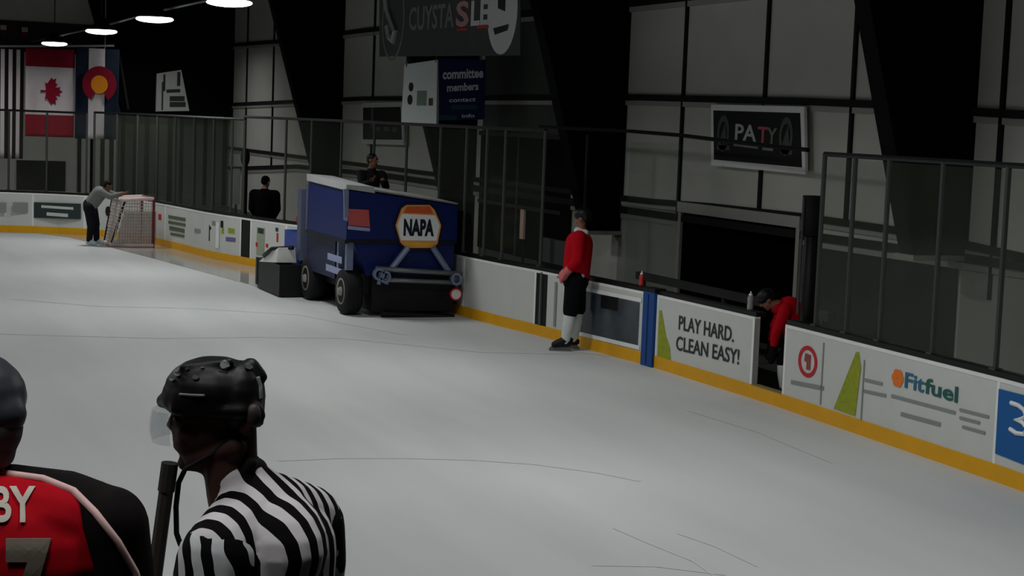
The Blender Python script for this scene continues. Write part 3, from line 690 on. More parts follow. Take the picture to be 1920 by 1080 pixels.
leaf = [(0, 1), (.12, .72), (.3, .82), (.24, .4), (.48, .6), (.54, .44), (.86, .48), (.76, .26), (.9, .14), (.5, -.2), (.56, -.36), (.06, -.28), (.06, -.7), (-.06, -.7), (-.06, -.28), (-.56, -.36), (-.5, -.2), (-.9, .14), (-.76, .26), (-.86, .48), (-.54, .44), (-.48, .6), (-.24, .4), (-.3, .82), (-.12, .72)]
cu, cv = ff.hit(92, 171); bm = NB(); prism(bm, ff, [(cu+q*.42, cv+p*.5) for p, q in leaf], .16, .17); obj('maple_leaf', bm, FR, t)
a = ff.hit(142, 89); b = ff.hit(221, 262)
t = wavy(a[0], b[0], b[1], a[1], 30, 16, .06, 2., lambda s, k: 1 if .30 < s < .68 else 0, 'cloth', 'dark and white flag with a red ring and gold disc, right of the leaf flag', [FN, FW])
cu, cv = ff.hit(185, 158); bm = NB(); A = [math.radians(x) for x in range(-60, 241, 12)]
for q, w in zip(A, A[1:]): prism(bm, ff, [(cu+.56*math.cos(q-1.57), cv+.56*math.sin(q+.0)), (cu+.56*math.cos(w-1.57), cv+.56*math.sin(w)), (cu+.3*math.cos(w-1.57), cv+.3*math.sin(w)), (cu+.3*math.cos(q-1.57), cv+.3*math.sin(q))], .17, .18) if False else prism(bm, ff, [(cu+.56*math.cos(q), cv+.6*math.sin(q)), (cu+.56*math.cos(w), cv+.6*math.sin(w)), (cu+.28*math.cos(w), cv+.3*math.sin(w)), (cu+.28*math.cos(q), cv+.3*math.sin(q))], .17, .18)
obj('red_ring', bm, FR, t)
bm = NB(); prism(bm, ff, ring_pts(cu-.02, cv, .3, .32), .16, .175); obj('gold_disc', bm, FG, t)
for (x, y, lab) in ((6, 56, 'small red pennant high on the end wall at the left edge'), (46, 60, 'small red and white pennant high above the maple leaf flag')):
    u, v = EF.hit(x, y); t = thing('pennant', lab, 'pennant', EF.pt(u, v, .06)); bm = NB(); prism(bm, EF, [(u-.1, v+.16), (u+.1, v+.16), (u+.1, v), (u-.1, v)], .05, .07); obj('upper_cloth', bm, FW, t)
    bm = NB(); prism(bm, EF, [(u-.1, v), (u+.1, v), (u, v-.22)], .05, .07); obj('lower_cloth', bm, FR, t)

# ------------------------------------------------------------------ goal net
gp = gz(287, 464); GH = 1.22; GW = 1.2
NW = V((-1, -.06, 0)).normalized(); ND = V((-.06, 1, 0)).normalized()
t = thing('goal_net', 'red framed goal net pushed against the corner boards, beside the person in grey', 'goal', gp, FACE)
def G(x, y, z): return gp+ND*x*.9+NW*y+V((0, 0, z))
FRED = mat('red goal steel', (120, 38, 44), .4); FPNK = mat('pale goal padding', (214, 190, 188), .7); NETM = mat('white netting cord', (200, 190, 186), .9)
bm = NB(); cyl(bm, G(0, 0, 0), G(0, 0, GH), .035, 10); obj('goal_post', bm, FRED, t)
bm = NB(); cyl(bm, G(0, GW, 0), G(0, GW, GH), .035, 10); obj('goal_post', bm, FRED, t)
bm = NB(); cyl(bm, G(0, 0, GH), G(0, GW, GH), .035, 10); obj('crossbar', bm, FRED, t)
bm = NB()
for y in (0, GW): tube(bm, [G(0, y, GH), G(-.45, y, GH-.02), G(-.85, y, GH-.05)], .04, 8)
cyl(bm, G(-.85, 0, GH-.05), G(-.85, GW, GH-.05), .035, 8); obj('top_frame', bm, FPNK, t)
bm = NB(); tube(bm, [G(0, 0, .05), G(-.6, 0, .05), G(-1.1, .25, .05), G(-1.1, GW-.25, .05), G(-.6, GW, .05), G(0, GW, .05)], .05, 8); obj('base_frame', bm, FPNK, t)
bm = NB(); cyl(bm, G(-.8, 0, GH-.05), G(-1.1, .2, .1), .03, 8); obj('brace', bm, DARK, t)
bm = NB(); cyl(bm, G(-.85, GW, GH-.05), G(-1.1, GW-.2, .1), .03, 8); obj('brace', bm, DARK, t)
bm = NB()
for y in (0, GW):
    for k in range(1, 15):
        x = -k*.075; zt = GH-.03 if x > -.85 else GH-.05-(abs(x)-.85)/.25*1.1
        if zt > .1: cyl(bm, G(x, y, .06), G(x, y, zt), .008, 4)
    for k in range(1, 15):
        z = .06+k*.08; x = -1.08+max(0, (z-.06))*.2
        cyl(bm, G(0, y, z), G(x, y, z), .008, 4)
for k in range(1, 15):
    y = GW*k/15; cyl(bm, G(-.86, y, GH-.06), G(-1.1, y, .06), .008, 4); cyl(bm, G(0, y, GH), G(-.85, y, GH-.05), .008, 4)
for k in range(1, 15):
    z = .06+k*.08; x = -1.1+(z-.06)*.22; cyl(bm, G(x, 0, z), G(x, GW, z), .008, 4)
obj('netting', bm, NETM, t)
bm = NB(); prism(bm, Fr(G(-1.1, .02, 0), ND), [(.06, .1), (1.06, .1), (1.06, .9), (.62, .9), (.26, .9)], -.004, 0); obj('netting_skirt', bm, glassmat('fine white mesh', (.75, .72, .7), .5, (190, 180, 176), 0), t)

# ------------------------------------------------------------------ ice resurfacer
XF = -29.2
mz = thing('ice_resurfacer', 'dark blue ice resurfacing machine with a hexagon logo driving along the boards', 'ice resurfacer', (-31, -1.45, 0))
F = Fr((XF, 0, 0), (0, 1, 0))            # front plane, u = world y
S = Fr((0, -2.5, 0), (1, 0, 0))          # ice side plane
LBL = mat('light steel blue', (120, 132, 160), .4, .2); PALEB = mat('pale decal', (150, 156, 190), .5)
SNOW = mat('grey white tank edge', (170, 172, 172), .6)
yl, yr = -2.5, -.46
bm = NB()
def hexa(bm, P):
    v = [bm.verts.new(p) for p in P]
    for q in ((0, 1, 2, 3), (7, 6, 5, 4), (0, 4, 5, 1), (1, 5, 6, 2), (2, 6, 7, 3), (3, 7, 4, 0)): bm.faces.new([v[i] for i in q])
def yb(z): return yr
XR = -31.75
# snow tank, its top edge falling away to the far side
hexa(bm, [(XF, yl, 1.32), (XF, yr, 1.32), (XR, yr, 1.32), (XR, yl, 1.32), (XF, yl+.02, 2.22), (XF, yr-.0, 1.97), (XR, yr, 2.0), (XR, yl+.02, 2.27)])
obj('snow_tank', bm, NAVY, mz, bevel=.03)
bm = NB(); hexa(bm, [(XF-.05, yl+.42, 2.2), (XF-.05, yr, 1.985), (XR+.4, yr, 2.0), (XR+.4, yl+.42, 2.24), (XF-.02, yl+.42, 2.235), (XF-.02, yr+.02, 2.01), (XR+.4, yr, 2.06), (XR+.4, yl+.42, 2.28)]); obj('tank_lid', bm, SNOW, mz)
bm = NB(); hexa(bm, [(XF+.0, yl-.02, 2.2), (XF+.0, yl+.5, 2.15), (XR+.0, yl+.5, 2.2), (XR+.0, yl-.02, 2.25), (XF, yl-.02, 2.3), (XF, yl+.48, 2.27), (XR, yl+.48, 2.35), (XR, yl-.02, 2.38)]); obj('conveyor_head', bm, SNOW, mz, bevel=.03)
bm = NB(); prism(bm, F, [F.hit(652, 350), F.hit(661, 350), F.hit(660, 400), F.hit(653, 400)], .0, .05); obj('corner_trim', bm, LBL, mz)
# lower body front
bm = NB(); hexa(bm, [(XF-.06, -2.1, .72), (XF-.06, yr-.02, .72), (XR, yr-.02, .72), (XR, -2.1, .72), (XF-.06, -2.3, 1.33), (XF-.06, yr-.02, 1.33), (XR, yr-.02, 1.33), (XR, -2.3, 1.33)]); obj('front_body', bm, NAVY, mz)
bm = NB(); fbox(bm, F, yl, 1.3, yr, 1.345, -.02, .02); fbox(bm, Fr((0, yl, 0), (1, 0, 0)), XR, 1.28, XF, 1.34, -.05, .02); obj('belt_seam', bm, BLACK, mz)
# side panels under the tank
bm = NB(); box(bm, (-31.9, -2.42, .58), (-30.1, -2.2, 1.3)); obj('side_panel', bm, mat('slate blue panel', (26, 36, 66), .5, noise=.25, scale=6), mz, bevel=.03)
SS = Fr((0, -2.42, 0), (1, 0, 0))
decal_bars(mz, SS, 'pale_decal', PALEB, [(624, 472, 650, 480, .06), (621, 492, 650, 502, .06)], .004)
for x in (-29.95, -29.45):
    bm = NB(); box(bm, (x-.05, -2.42, .8), (x+.05, -2.3, 1.33)); obj('tank_post', bm, LBL, mz)
# red sticker and hexagon logo
decal_poly(mz, F, 'red_sticker', mat('faded red sticker', (190, 84, 84), .5), [(661, 416), (700, 419), (698, 388), (661, 386)], .012)
decal_bars(mz, F, 'pale_decal', PALEB, [(660, 420, 700, 424, .03), (652, 398, 660, 400, .08)], .014)
hx = [(746, 416), (757, 385), (766, 379), (808, 379), (817, 388), (829, 416), (822, 450), (812, 457), (765, 457), (755, 447)]
def grow(P, k):
    cx, cy = 787.5, 417; return [(cx+(x-cx)*k, cy+(y-cy)*k) for x, y in P]
decal_poly(mz, F, 'logo_outline', mat('logo black outline', (12, 16, 34), .5), grow(hx, 1.1), .02)
decal_poly(mz, F, 'logo_border', mat('logo orange border', (230, 160, 96), .5), hx, .026)
decal_poly(mz, F, 'logo_white', BRIGHT, [(749, 416), (757, 395), (818, 398), (826, 416), (820, 444), (756, 443)], .032)
decal_poly(mz, F, 'logo_red_band', mat('logo red orange', (214, 92, 42), .5), [(761, 393), (766, 382), (808, 382), (814, 395)], .036)
decal_poly(mz, F, 'logo_yellow_band', mat('logo yellow orange', (236, 178, 60), .5), [(759, 446), (818, 447), (812, 454), (764, 454)], .036)
decal_text(mz, F, 'logo_lettering', mat('logo navy letters', (8, 22, 40), .5), 'NAPA', 760, 435, 815, 436, 31, .05, d=.038)
# struts, bumper and front gear
def bar(bm, f, x0, y0, x1, y1, r, d=.1):
    cyl(bm, f.pt(*f.hit(x0, y0), d), f.pt(*f.hit(x1, y1), d), r, 8)
bm = NB(); bar(bm, F, 766, 456, 734, 497, .055); obj('lift_strut', bm, LBL, mz)
bm = NB(); bar(bm, F, 812, 456, 840, 500, .055); obj('lift_strut', bm, LBL, mz)
bm = NB(); bar(bm, F, 706, 493, 862, 503, .045, .16); bar(bm, F, 712, 513, 858, 519, .04, .16); obj('bumper', bm, mat('bumper steel', (116, 122, 128), .4, .4), mz, True)
for x, y in ((711, 503), (722, 508), (850, 512)):
    bm = NB(); annulus(bm, F, *F.hit(x, y), .1, .11, .35, .12, .22, 14); obj('tow_ring', bm, LBL, mz)
for x in (716, 730, 846, 858):
    bm = NB(); bar(bm, F, x, 500, x-4 if x < 800 else x+3, 522, .035, .14); obj('bumper_bracket', bm, LBL, mz)
bm = NB(); hexa(bm, [(XF-.02, -2.0, .1), (XF-.02, yr-.02, .1), (XF-1, yr-.02, .1), (XF-1, -2.0, .1), (XF-.02, -2.0, .74), (XF-.02, yr-.02, .74), (XF-1, yr-.02, .74), (XF-1, -2.0, .74)]); obj('front_underbody', bm, mat('black underbody', (12, 10, 18), .6), mz)
bm = NB(); bar(bm, F, 720, 577, 850, 584, .07, .06); obj('front_brush', bm, BLACK, mz)
u, v = F.hit(855, 541); bm = NB(); prism(bm, F, ring_pts(u, v, .09, .09, 16), .0, .06); obj('head_lamp', bm, mat('lamp white glass', (236, 220, 222), .2), mz)
bm = NB(); annulus(bm, F, u, v, .115, .115, .3, .0, .05, 16); obj('lamp_rim', bm, RED, mz)
bm = NB(); box(bm, (-32.4, -2.15, .38), (XF-.2, -.6, .74)); obj('chassis', bm, BLACK, mz)
# wheels
def wheel(x, y, r=.41, w=.3):
    bm = NB(); p = V((x, y, r)); rs = []
    for q, dy in ((.62, 0), (.9, 0), (1, .05), (1, w-.05), (.9, w), (.62, w)): rs.append([p+V((r*q*math.cos(a), dy, r*q*math.sin(a))) for a in [2*math.pi*i/26 for i in range(26)]])
    rings(bm, rs); o = obj('wheel', bm, mat('tyre rubber', (15, 15, 16), .8), mz, True)
    bm = NB(); rs = []
    for q, dy in ((.6, .03), (.56, -.015), (.4, .02), (.2, .0), (.15, -.05)): rs.append([p+V((r*q*math.cos(a), dy, r*q*math.sin(a))) for a in [2*math.pi*i/20 for i in range(20)]])
    rings(bm, rs); obj('hub', bm, mat('wheel hub steel', (140, 136, 132), .5, .2), o, True)
for x in (-29.62, -31.95): wheel(x, -2.44); wheel(x, -.9)
# rear: operator deck, panel, conditioner, board brush
bm = NB(); box(bm, (-33.6, -2.15, .78), (-31.8, -.7, 1.08)); obj('operator_deck', bm, NAVY, mz, bevel=.03)
bm = NB(); box(bm, (-33.7, -2.4, .62), (-32.75, -2.15, 1.2)); obj('rear_side_panel', bm, mat('bright blue panel', (32, 70, 160), .4, noise=.3, scale=5), mz, bevel=.03)
bm = NB(); box(bm, (-32.6, -2.45, .7), (-32.35, -2.3, 2.05)); box(bm, (-32.2, -2.4, 1.3), (-32.0, -2.25, 2.15)); obj('rear_post', bm, mat('grey blue post', (86, 92, 116), .5), mz)
bm = NB(); box(bm, (-32.4, -2.3, 1.2), (-31.8, -.7, 2.1)); obj('rear_bulkhead', bm, mat('dark navy bulkhead', (10, 16, 36), .6), mz)
bm = NB(); box(bm, (-33.5, -1.4, 1.08), (-32.9, -.8, 1.22)); box(bm, (-33.55, -1.4, 1.2), (-33.42, -.8, 1.75)); obj('driver_seat', bm, BLACK, mz, bevel=.04)
bm = NB(); cyl(bm, V((-32.3, -1.1, 1.08)), V((-32.5, -1.1, 1.7)), .03, 8); obj('steering_column', bm, DARK, mz)
bm = NB(); R = [V((-32.52, -1.1+.17*math.cos(a), 1.72+.17*math.sin(a))) for a in [2*math.pi*i/16 for i in range(17)]]; tube(bm, R, .018, 6); obj('steering_wheel', bm, BLACK, mz)
bm = NB(); ellip(bm, V((-33.5, -2.1, 1.42)), (.16, .13, .12)); obj('red_beacon', bm, RED, mz, True)
bm = NB(); box(bm, (-34.0, -2.85, .02), (-32.3, -.95, .62)); obj('conditioner', bm, mat('black conditioner', (12, 13, 14), .5), mz, bevel=.05)
bm = NB(); prism(bm, Fr((0, -2.85, 0), (1, 0, 0)), [(-34.1, .08), (-34.0, .08), (-34.0, .62), (-34.1, .62)], 0, .02); obj('end_plate', bm, mat('dark end plate', (46, 48, 46), .5), mz)
bm = NB(); hexa(bm, [(-33.7, -2.9, .56), (-32.4, -2.9, .66), (-32.4, -2.5, .66), (-33.7, -2.5, .56), (-33.5, -2.86, .66), (-32.35, -2.86, .95), (-32.35, -2.55, .95), (-33.5, -2.55, .66)]); obj('white_water_box', bm, mat('white water box', (216, 218, 214), .5), mz, bevel=.04)
bm = NB(); tube(bm, [V((-33.7, -2.7, .55)), V((-33.3, -2.9, .72)), V((-32.7, -2.9, .9)), V((-32.3, -2.6, .95))], .04, 8); obj('hose', bm, BLACK, mz, True)

mz.location += V((.92, -.36, 0))

# ------------------------------------------------------------------ people
def hand(p, d, side, s=1., n=V((0, 0, 1))):
    """palm, four fingers and a thumb, curled"""
    d = V(d).normalized(); x = d.cross(n).normalized()*side; nn = x.cross(d).normalized()
    P = V(p); out = [('c', P, .03*s, P+d*.07*s, .036*s)]
    for k, l in enumerate((.062, .072, .068, .052)):
        b = P+d*.085*s+x*(k-1.5)*.021*s; m = b+d*l*.6*s-nn*.012*s; out += [('c', b, .0105*s, m, .0095*s), ('c', m, .0095*s, m+d*l*.25*s-nn*.03*s, .008*s)]
    b = P+d*.02*s-x*.035*s; out += [('c', b, .013*s, b+d*.04*s-x*.025*s-nn*.01*s, .011*s), ('c', b+d*.04*s-x*.025*s-nn*.01*s, .011*s, b+d*.075*s-x*.02*s-nn*.02*s, .009*s)]
    return out
def head_parts(c, f, s=1.):
    c = V(c); f = V(f).normalized(); side = f.cross(V((0, 0, 1))).normalized(); up = side.cross(f).normalized()
    def q(a, b, z): return c+f*a*s+side*b*s+up*z*s
    rot = Matrix((f, side, up)).transposed()
    o = [('e', q(-.012, 0, .03), (.098*s, .076*s, .09*s), rot), ('e', q(.02, 0, -.04), (.07*s, .062*s, .075*s), rot),
         ('c', q(.055, 0, -.1), .028*s, q(.03, 0, -.085), .045*s), ('c', q(.086, 0, .02), .012*s, q(.104, 0, -.018), .015*s),
         ('c', q(.078, -.035, .035), .014*s, q(.078, .035, .035), .014*s), ('c', q(.078, -.018, -.062), .011*s, q(.078, .018, -.062), .011*s)]
    for b in (-1, 1): o += [('e', q(-.01, b*.078, -.005), (.03*s, .012*s, .035*s), rot)]
    return o, q
def figure(label, base, rz, J, look, s=1., vox=.02, gl=(), group=None, top=JRED, bottom=PBLK, sockm=SOCK, helmet=True, hairm=HAIR, shoe=BLACK, gloves=True, sleevem=None, thick=1., skates=True, cap=True, extras=None, face=True, shoem=None, mid=None):
    t = thing('person', label, 'person', base, rz, group)
    J = {k: V(v)*s for k, v in J.items()}
    hp, q = head_parts(J['head'], look, s)
    B = hp+[('c', J['head']-V((0, 0, .05*s)), .055*s, J['neck'], .06*s), ('c', J['neck'], .07*s, J['chest'], .13*s), ('c', J['chest'], .135*s, J['pel'], .13*s)]
    for S_ in 'lr':
        B += [('c', J['chest']+(J['sh'+S_]-J['chest'])*.5, .09*s, J['sh'+S_], .062*s), ('c', J['sh'+S_], .055*s, J['el'+S_], .042*s), ('c', J['el'+S_], .042*s, J['wr'+S_], .03*s),
              ('c', J['hip'+S_], .09*s, J['kn'+S_], .058*s), ('c', J['kn'+S_], .056*s, J['an'+S_], .04*s), ('c', J['an'+S_], .042*s, J['toe'+S_], .035*s), ('c', J['pel'], .11*s, J['hip'+S_], .09*s)]
        B += hand(J['wr'+S_], J['wr'+S_]-J['el'+S_], 1 if S_ == 'l' else -1, s)
    skin('body', B, max(.009, vox*.6), SKIN, t, 3)
    k = thick
    T = [('c', J['neck']-V((0, 0, .04*s)), .09*s, J['chest'], .165*s*k), ('c', J['chest'], .17*s*k, J['pel']+V((0, 0, -.02*s)), .165*s*k)]
    for S_ in 'lr': T += [('c', J['chest']+(J['sh'+S_]-J['chest'])*.6+V((0, 0, .02)), .1*s*k, J['sh'+S_], .09*s*k)]
    skin('jersey' if helmet else 'shirt', T, vox, top, t)
    for S_ in 'lr':
        skin('sleeve', [('c', J['sh'+S_], .088*s*k, J['el'+S_], .07*s*k), ('c', J['el'+S_], .07*s*k, J['el'+S_]+(J['wr'+S_]-J['el'+S_])*.85, .052*s*k)], vox, sleevem or top, t)
    P = [('c', J['pel'], .165*s*k, J['pel']-V((0, 0, .08*s)), .16*s*k)]
    for S_ in 'lr':
        e = J['kn'+S_] if helmet else J['an'+S_]
        P += [('c', J['hip'+S_], .125*s*k, J['kn'+S_], .095*s*k)]
        if not helmet: P += [('c', J['kn'+S_], .085*s*k, J['an'+S_]+V((0, 0, .03*s)), .07*s*k)]
    skin('pants', P, vox, bottom, t)
    for S_ in 'lr':
        if helmet: skin('sock', [('c', J['kn'+S_]+(J['an'+S_]-J['kn'+S_])*.12, .082*s, J['kn'+S_]+(J['an'+S_]-J['kn'+S_])*.45, .085*s), ('c', J['kn'+S_]+(J['an'+S_]-J['kn'+S_])*.45, .085*s, J['an'+S_], .058*s)], vox, sockm, t)
        a = J['an'+S_]; o = J['toe'+S_]; d = (o-a); d.z = 0; d = d.normalized()
        bt = skin('skate' if skates else 'shoe', [('c', a+V((0, 0, .02)), .06*s, o, .047*s), ('c', a-d*.04*s-V((0, 0, .03*s)), .045*s, o-V((0, 0, .0)), .042*s)], vox*.8, shoem or shoe, t)
        if skates:
            bm = NB(); f = Fr(V((a.x, a.y, 0))-d*.09*s, d); prism(bm, f, [(0, .005), (.30*s, .005), (.31*s, .02), (.28*s, .06*s), (.04*s, .06*s), (0, .02)], -.006, .006)
            bmesh.ops.recalc_face_normals(bm, faces=bm.faces); me = bpy.data.meshes.new('blade'); bm.to_mesh(me); bm.free(); me.materials.append(GREY); o2 = bpy.data.objects.new('blade', me); C.objects.link(o2); o2.parent = bt
    if helmet:
        f = V(look).normalized(); side = f.cross(V((0, 0, 1))).normalized(); up = side.cross(f); rot = Matrix((f, side, up)).transposed()
        skin('helmet', [('e', q(-.015, 0, .055), (.122*s, .1*s, .09*s), rot), ('e', q(-.07, 0, .01), (.06*s, .085*s, .07*s), rot), ('c', q(.05, -.06, .045), .03*s, q(.05, .06, .045), .03*s)], vox*.7, HELM, t)
    elif cap:
        f = V(look).normalized(); side = f.cross(V((0, 0, 1))).normalized(); up = side.cross(f); rot = Matrix((f, side, up)).transposed()
        skin('hair', [('e', q(-.025, 0, .045), (.1*s, .086*s, .085*s), rot), ('e', q(-.06, 0, .0), (.06*s, .075*s, .07*s), rot)], vox*.7, hairm, t)
    if gloves:
        for S_ in 'lr':
            w = J['wr'+S_]; d = (w-J['el'+S_]).normalized()
            skin('glove', [('c', w-d*.05*s, .058*s, w+d*.03*s, .055*s)]+[(p[0], p[1], p[2]*1.7, p[3], p[4]*1.7) for p in hand(w+d*.02*s, d, 1 if S_ == 'l' else -1, s*1.05)], .011, gl or BLACK, t)
    return t, J
SKG = mat('glove red white', (200, 110, 112), .8)

# the red player standing at the gate: feet on the ice, turned to the left
b = gz(1096, 656); b = V((b.x, min(b.y, -.55), 0))
J = dict(head=(.10, 0, 1.765), neck=(.09, 0, 1.62), chest=(.075, 0, 1.42), pel=(.05, 0, 1.02), shl=(.06, -.19, 1.52), shr=(.10, .19, 1.52), ell=(.06, -.24, 1.24), elr=(.06, .25, 1.25), wrl=(-.07, -.22, 1.08), wrr=(-.06, .2, 1.07),
         hipl=(.04, -.1, .95), hipr=(.06, .1, .95), knl=(-.005, -.11, .54), knr=(.1, .12, .55), anl=(-.06, -.12, .13), anr=(.06, .13, .13), toel=(-.2, -.13, .085), toer=(-.08, .14, .085))
t, JJ = figure('player in red jersey and white socks standing on the ice at the gate', b, FACE, J, (-1, .5, -.15), 1.16, .018, SKG, thick=1.12)
q = JJ['pel']
skin('hem_stripe', [('c', q+V((-.06, -.15, .0)), .05, q+V((.08, -.17, -.01)), .05)], .014, SOCK, t); skin('collar_stripe', [('c', JJ['neck']+V((-.05, -.05, -.02)), .06, JJ['neck']+V((.07, -.05, -.05)), .055)], .014, SOCK, t)
# the red player bent over in the open gateway
c = gy(1462, 690, .4); b = V((c.x, .4, -.03))
J = dict(head=(-.22, -.02, 1.28), neck=(-.07, 0, 1.22), chest=(.08, 0, 1.17), pel=(.2, .05, .86), shl=(.0, -.17, 1.16), shr=(.06, .2, 1.18), ell=(-.1, -.22, .9), elr=(-.06, .22, .9), wrl=(-.12, -.14, .66), wrr=(-.1, .14, .66),
         hipl=(.18, -.1, .82), hipr=(.2, .1, .82), knl=(.02, -.14, .52), knr=(.1, .13, .5), anl=(.05, -.15, .14), anr=(.2, .14, .14), toel=(-.09, -.16, .085), toer=(.06, .15, .085))
figure('player in red jersey bent over in the open gateway', b, FACE, J, (-.8, -.1, -.7), 1.03, .018, JBLK)
# the person in grey leaning on the goal
b = gz(172, 460); b = V((b.x, b.y, 0))
J = dict(head=(.36, -.02, 1.38), neck=(.28, 0, 1.3), chest=(.16, 0, 1.2), pel=(-.05, 0, .93), shl=(.24, -.17, 1.24), shr=(.26, .18, 1.24), ell=(.46, -.2, 1.14), elr=(.48, .2, 1.16), wrl=(.66, -.14, 1.21), wrr=(.68, .14, 1.21),
         hipl=(-.05, -.1, .88), hipr=(-.03, .1, .88), knl=(0, -.1, .48), knr=(.06, .11, .48), anl=(-.03, -.11, .1), anr=(.08, .12, .1), toel=(.11, -.12, .05), toer=(.22, .13, .05))
figure('person in grey shirt and dark trousers bending with hands on the goal net', b, FACE, J, (1, .3, -.45), 1.09, .02, top=mat('grey shirt cloth', (118, 122, 118), .9), bottom=mat('dark navy trousers', (14, 15, 26), .9), helmet=False, gloves=False, skates=False, shoem=mat('pale blue white shoes', (190, 204, 210), .7))
# the dark figure behind the boards
c = at_px(448); b = V((c.x+.1, c.y+.55, -.03))
J = dict(head=(.02, 0, 1.7), neck=(0, 0, 1.55), chest=(0, 0, 1.36), pel=(0, 0, .98), shl=(-.21, .02, 1.44), shr=(.21, -.02, 1.44), ell=(-.24, .0, 1.16), elr=(.25, .0, 1.16), wrl=(-.17, .14, 1.0), wrr=(.18, .14, 1.0),
         hipl=(-.1, 0, .92), hipr=(.1, 0, .92), knl=(-.11, -.02, .5), knr=(.11, -.02, .5), anl=(-.11, .02, .1), anr=(.11, .02, .1), toel=(-.12, -.12, .05), toer=(.12, -.12, .05))
JET = mat('jet black coat', (6, 6, 7), .9, spec=.05)
figure('person in black coat standing behind the boards left of the ice machine', b, FACE, J, (.5, 1, -.2), 1.13, .02, top=JET, bottom=JET, helmet=False, gloves=True, gl=JET, skates=False, thick=1.25, hairm=JET)
# the driver
b = V((-33.2, -1.1, .78))
Rz = 0
J = dict(head=(.08, .0, 1.26), neck=(.03, 0, 1.1), chest=(.0, 0, .9), pel=(-.05, 0, .55), shl=(.02, .19, 1.0), shr=(.02, -.19, 1.0), ell=(.2, .22, .8), elr=(.2, -.22, .8), wrl=(.38, .12, .9), wrr=(.38, -.12, .9),
         hipl=(0, .1, .53), hipr=(0, -.1, .53), knl=(.38, .12, .58), knr=(.38, -.12, .58), anl=(.42, .12, .38), anr=(.42, -.12, .38), toel=(.56, .12, .35), toer=(.56, -.12, .35))
hd = gx(684, 308, -33.1); b = V((-32.35, hd.y-.1, hd.z-1.28))
t, JJ = figure('driver in dark clothing and cap seated behind the tank of the ice machine', b, 0, J, (.8, .8, -.1), 1.1, .018, top=mat('dark jacket', (14, 14, 17), .9), bottom=JET, helmet=False, gloves=False, skates=False, hairm=BLACK)

# ------------------------------------------------------------------ the referee in front
RS = 3.86
def local_frame(px, dist):
    d = ray(px, 900); k = dist/d.dot(HF); P = CAM+d*k; return V((P.x, P.y, PLAT))
rb = local_frame(480, RS)
def make_L(base):
    def Lc(px, py, y=0.):
        """picture point to local coordinates on the upright plane through the figure, pushed back by y"""
        d = ray(px, py); t = ((base-CAM).dot(HF)+y)/d.dot(HF); P = CAM+d*t-base
        return V((P.dot(HR), y, P.z))
    return Lc
Lr = make_L(rb); SC = FPX/RS
rt = thing('person', 'referee in black helmet with visor and black and white striped shirt', 'person', rb, FACE)
def e(px, py, y, rx, ry, rz, rot=0): return ('e', Lr(px, py, y), (rx/SC, ry/SC, rz/SC), Matrix.Rotation(math.radians(rot), 3, 'Y'))
def c_(px, py, y, r, px2, py2, y2, r2): return ('c', Lr(px, py, y), r/SC, Lr(px2, py2, y2), r2/SC)
FWD = V((-.9, .43, 0)); LFT = V((-.43, -.9, 0))
head = [e(408, 750, 0, 84, 64, 76), e(372, 810, 0, 50, 50, 62), e(398, 800, 0, 58, 56, 60), c_(352, 866, 0, 18, 395, 862, 0, 27), c_(372, 862, 0, 24, 440, 868, 0, 42), c_(360, 862, -.03, 16, 440, 838, -.05, 22), c_(360, 862, .03, 16, 440, 838, .05, 22),
        c_(328, 774, 0, 7, 319, 797, 0, 8), c_(317, 799, 0, 5, 327, 801, 0, 9), c_(331, 768, -.035, 9, 331, 768, .035, 9), c_(329, 824, -.018, 6, 329, 824, .018, 6), c_(331, 836, -.016, 7, 331, 836, .016, 7), c_(342, 868, 0, 11, 346, 872, 0, 12),
        e(352, 815, -.045, 22, 14, 22), e(352, 815, .045, 22, 14, 22), e(338, 783, -.034, 9, 9, 8), e(338, 783, .034, 9, 9, 8),
        e(462, 795, -.078, 17, 8, 26), e(462, 795, .078, 17, 8, 26), c_(428, 845, 0, 52, 442, 935, 0, 54), c_(432, 800, 0, 50, 436, 880, 0, 48)]
pel = Lr(485, 1370); 
body = head+[c_(452, 930, 0, 56, 490, 1010, 0, 100), ('c', Lr(490, 1010), .12, pel, .13)]
sl = Lr(497, 1000)+LFT*.185; sr = Lr(497, 1000)-LFT*.185
el = sl+V((-.03, -.03, -.29)); er = sr+V((.0, .04, -.29)); wl_ = el+FWD*.05+V((0, 0, -.24)); wr_ = er+FWD*.06+V((0, 0, -.24))
hl = pel+LFT*.1; hr = pel-LFT*.1
zz = lambda v, z: V((v.x, v.y, z))
kl, kr = zz(hl+FWD*.03, .5), zz(hr+FWD*.06, .5); al, ar = zz(hl-FWD*.0, .13), zz(hr+FWD*.03, .13); tl_, tr_ = zz(al+FWD*.15, .09), zz(ar+FWD*.15, .09)
for a_, b_, c2, h_, k_, n_, o_ in ((sl, el, wl_, hl, kl, al, tl_), (sr, er, wr_, hr, kr, ar, tr_)):
    body += [('c', a_, .06, b_, .045), ('c', b_, .045, c2, .03), ('c', h_, .095, k_, .06), ('c', k_, .058, n_, .042), ('c', n_, .045, o_, .038), ('c', pel, .12, h_, .1)]
body += hand(wl_, wl_-el, 1)+hand(wr_, wr_-er, -1)
skin('body', body, .0065, SKREF, rt, 3)
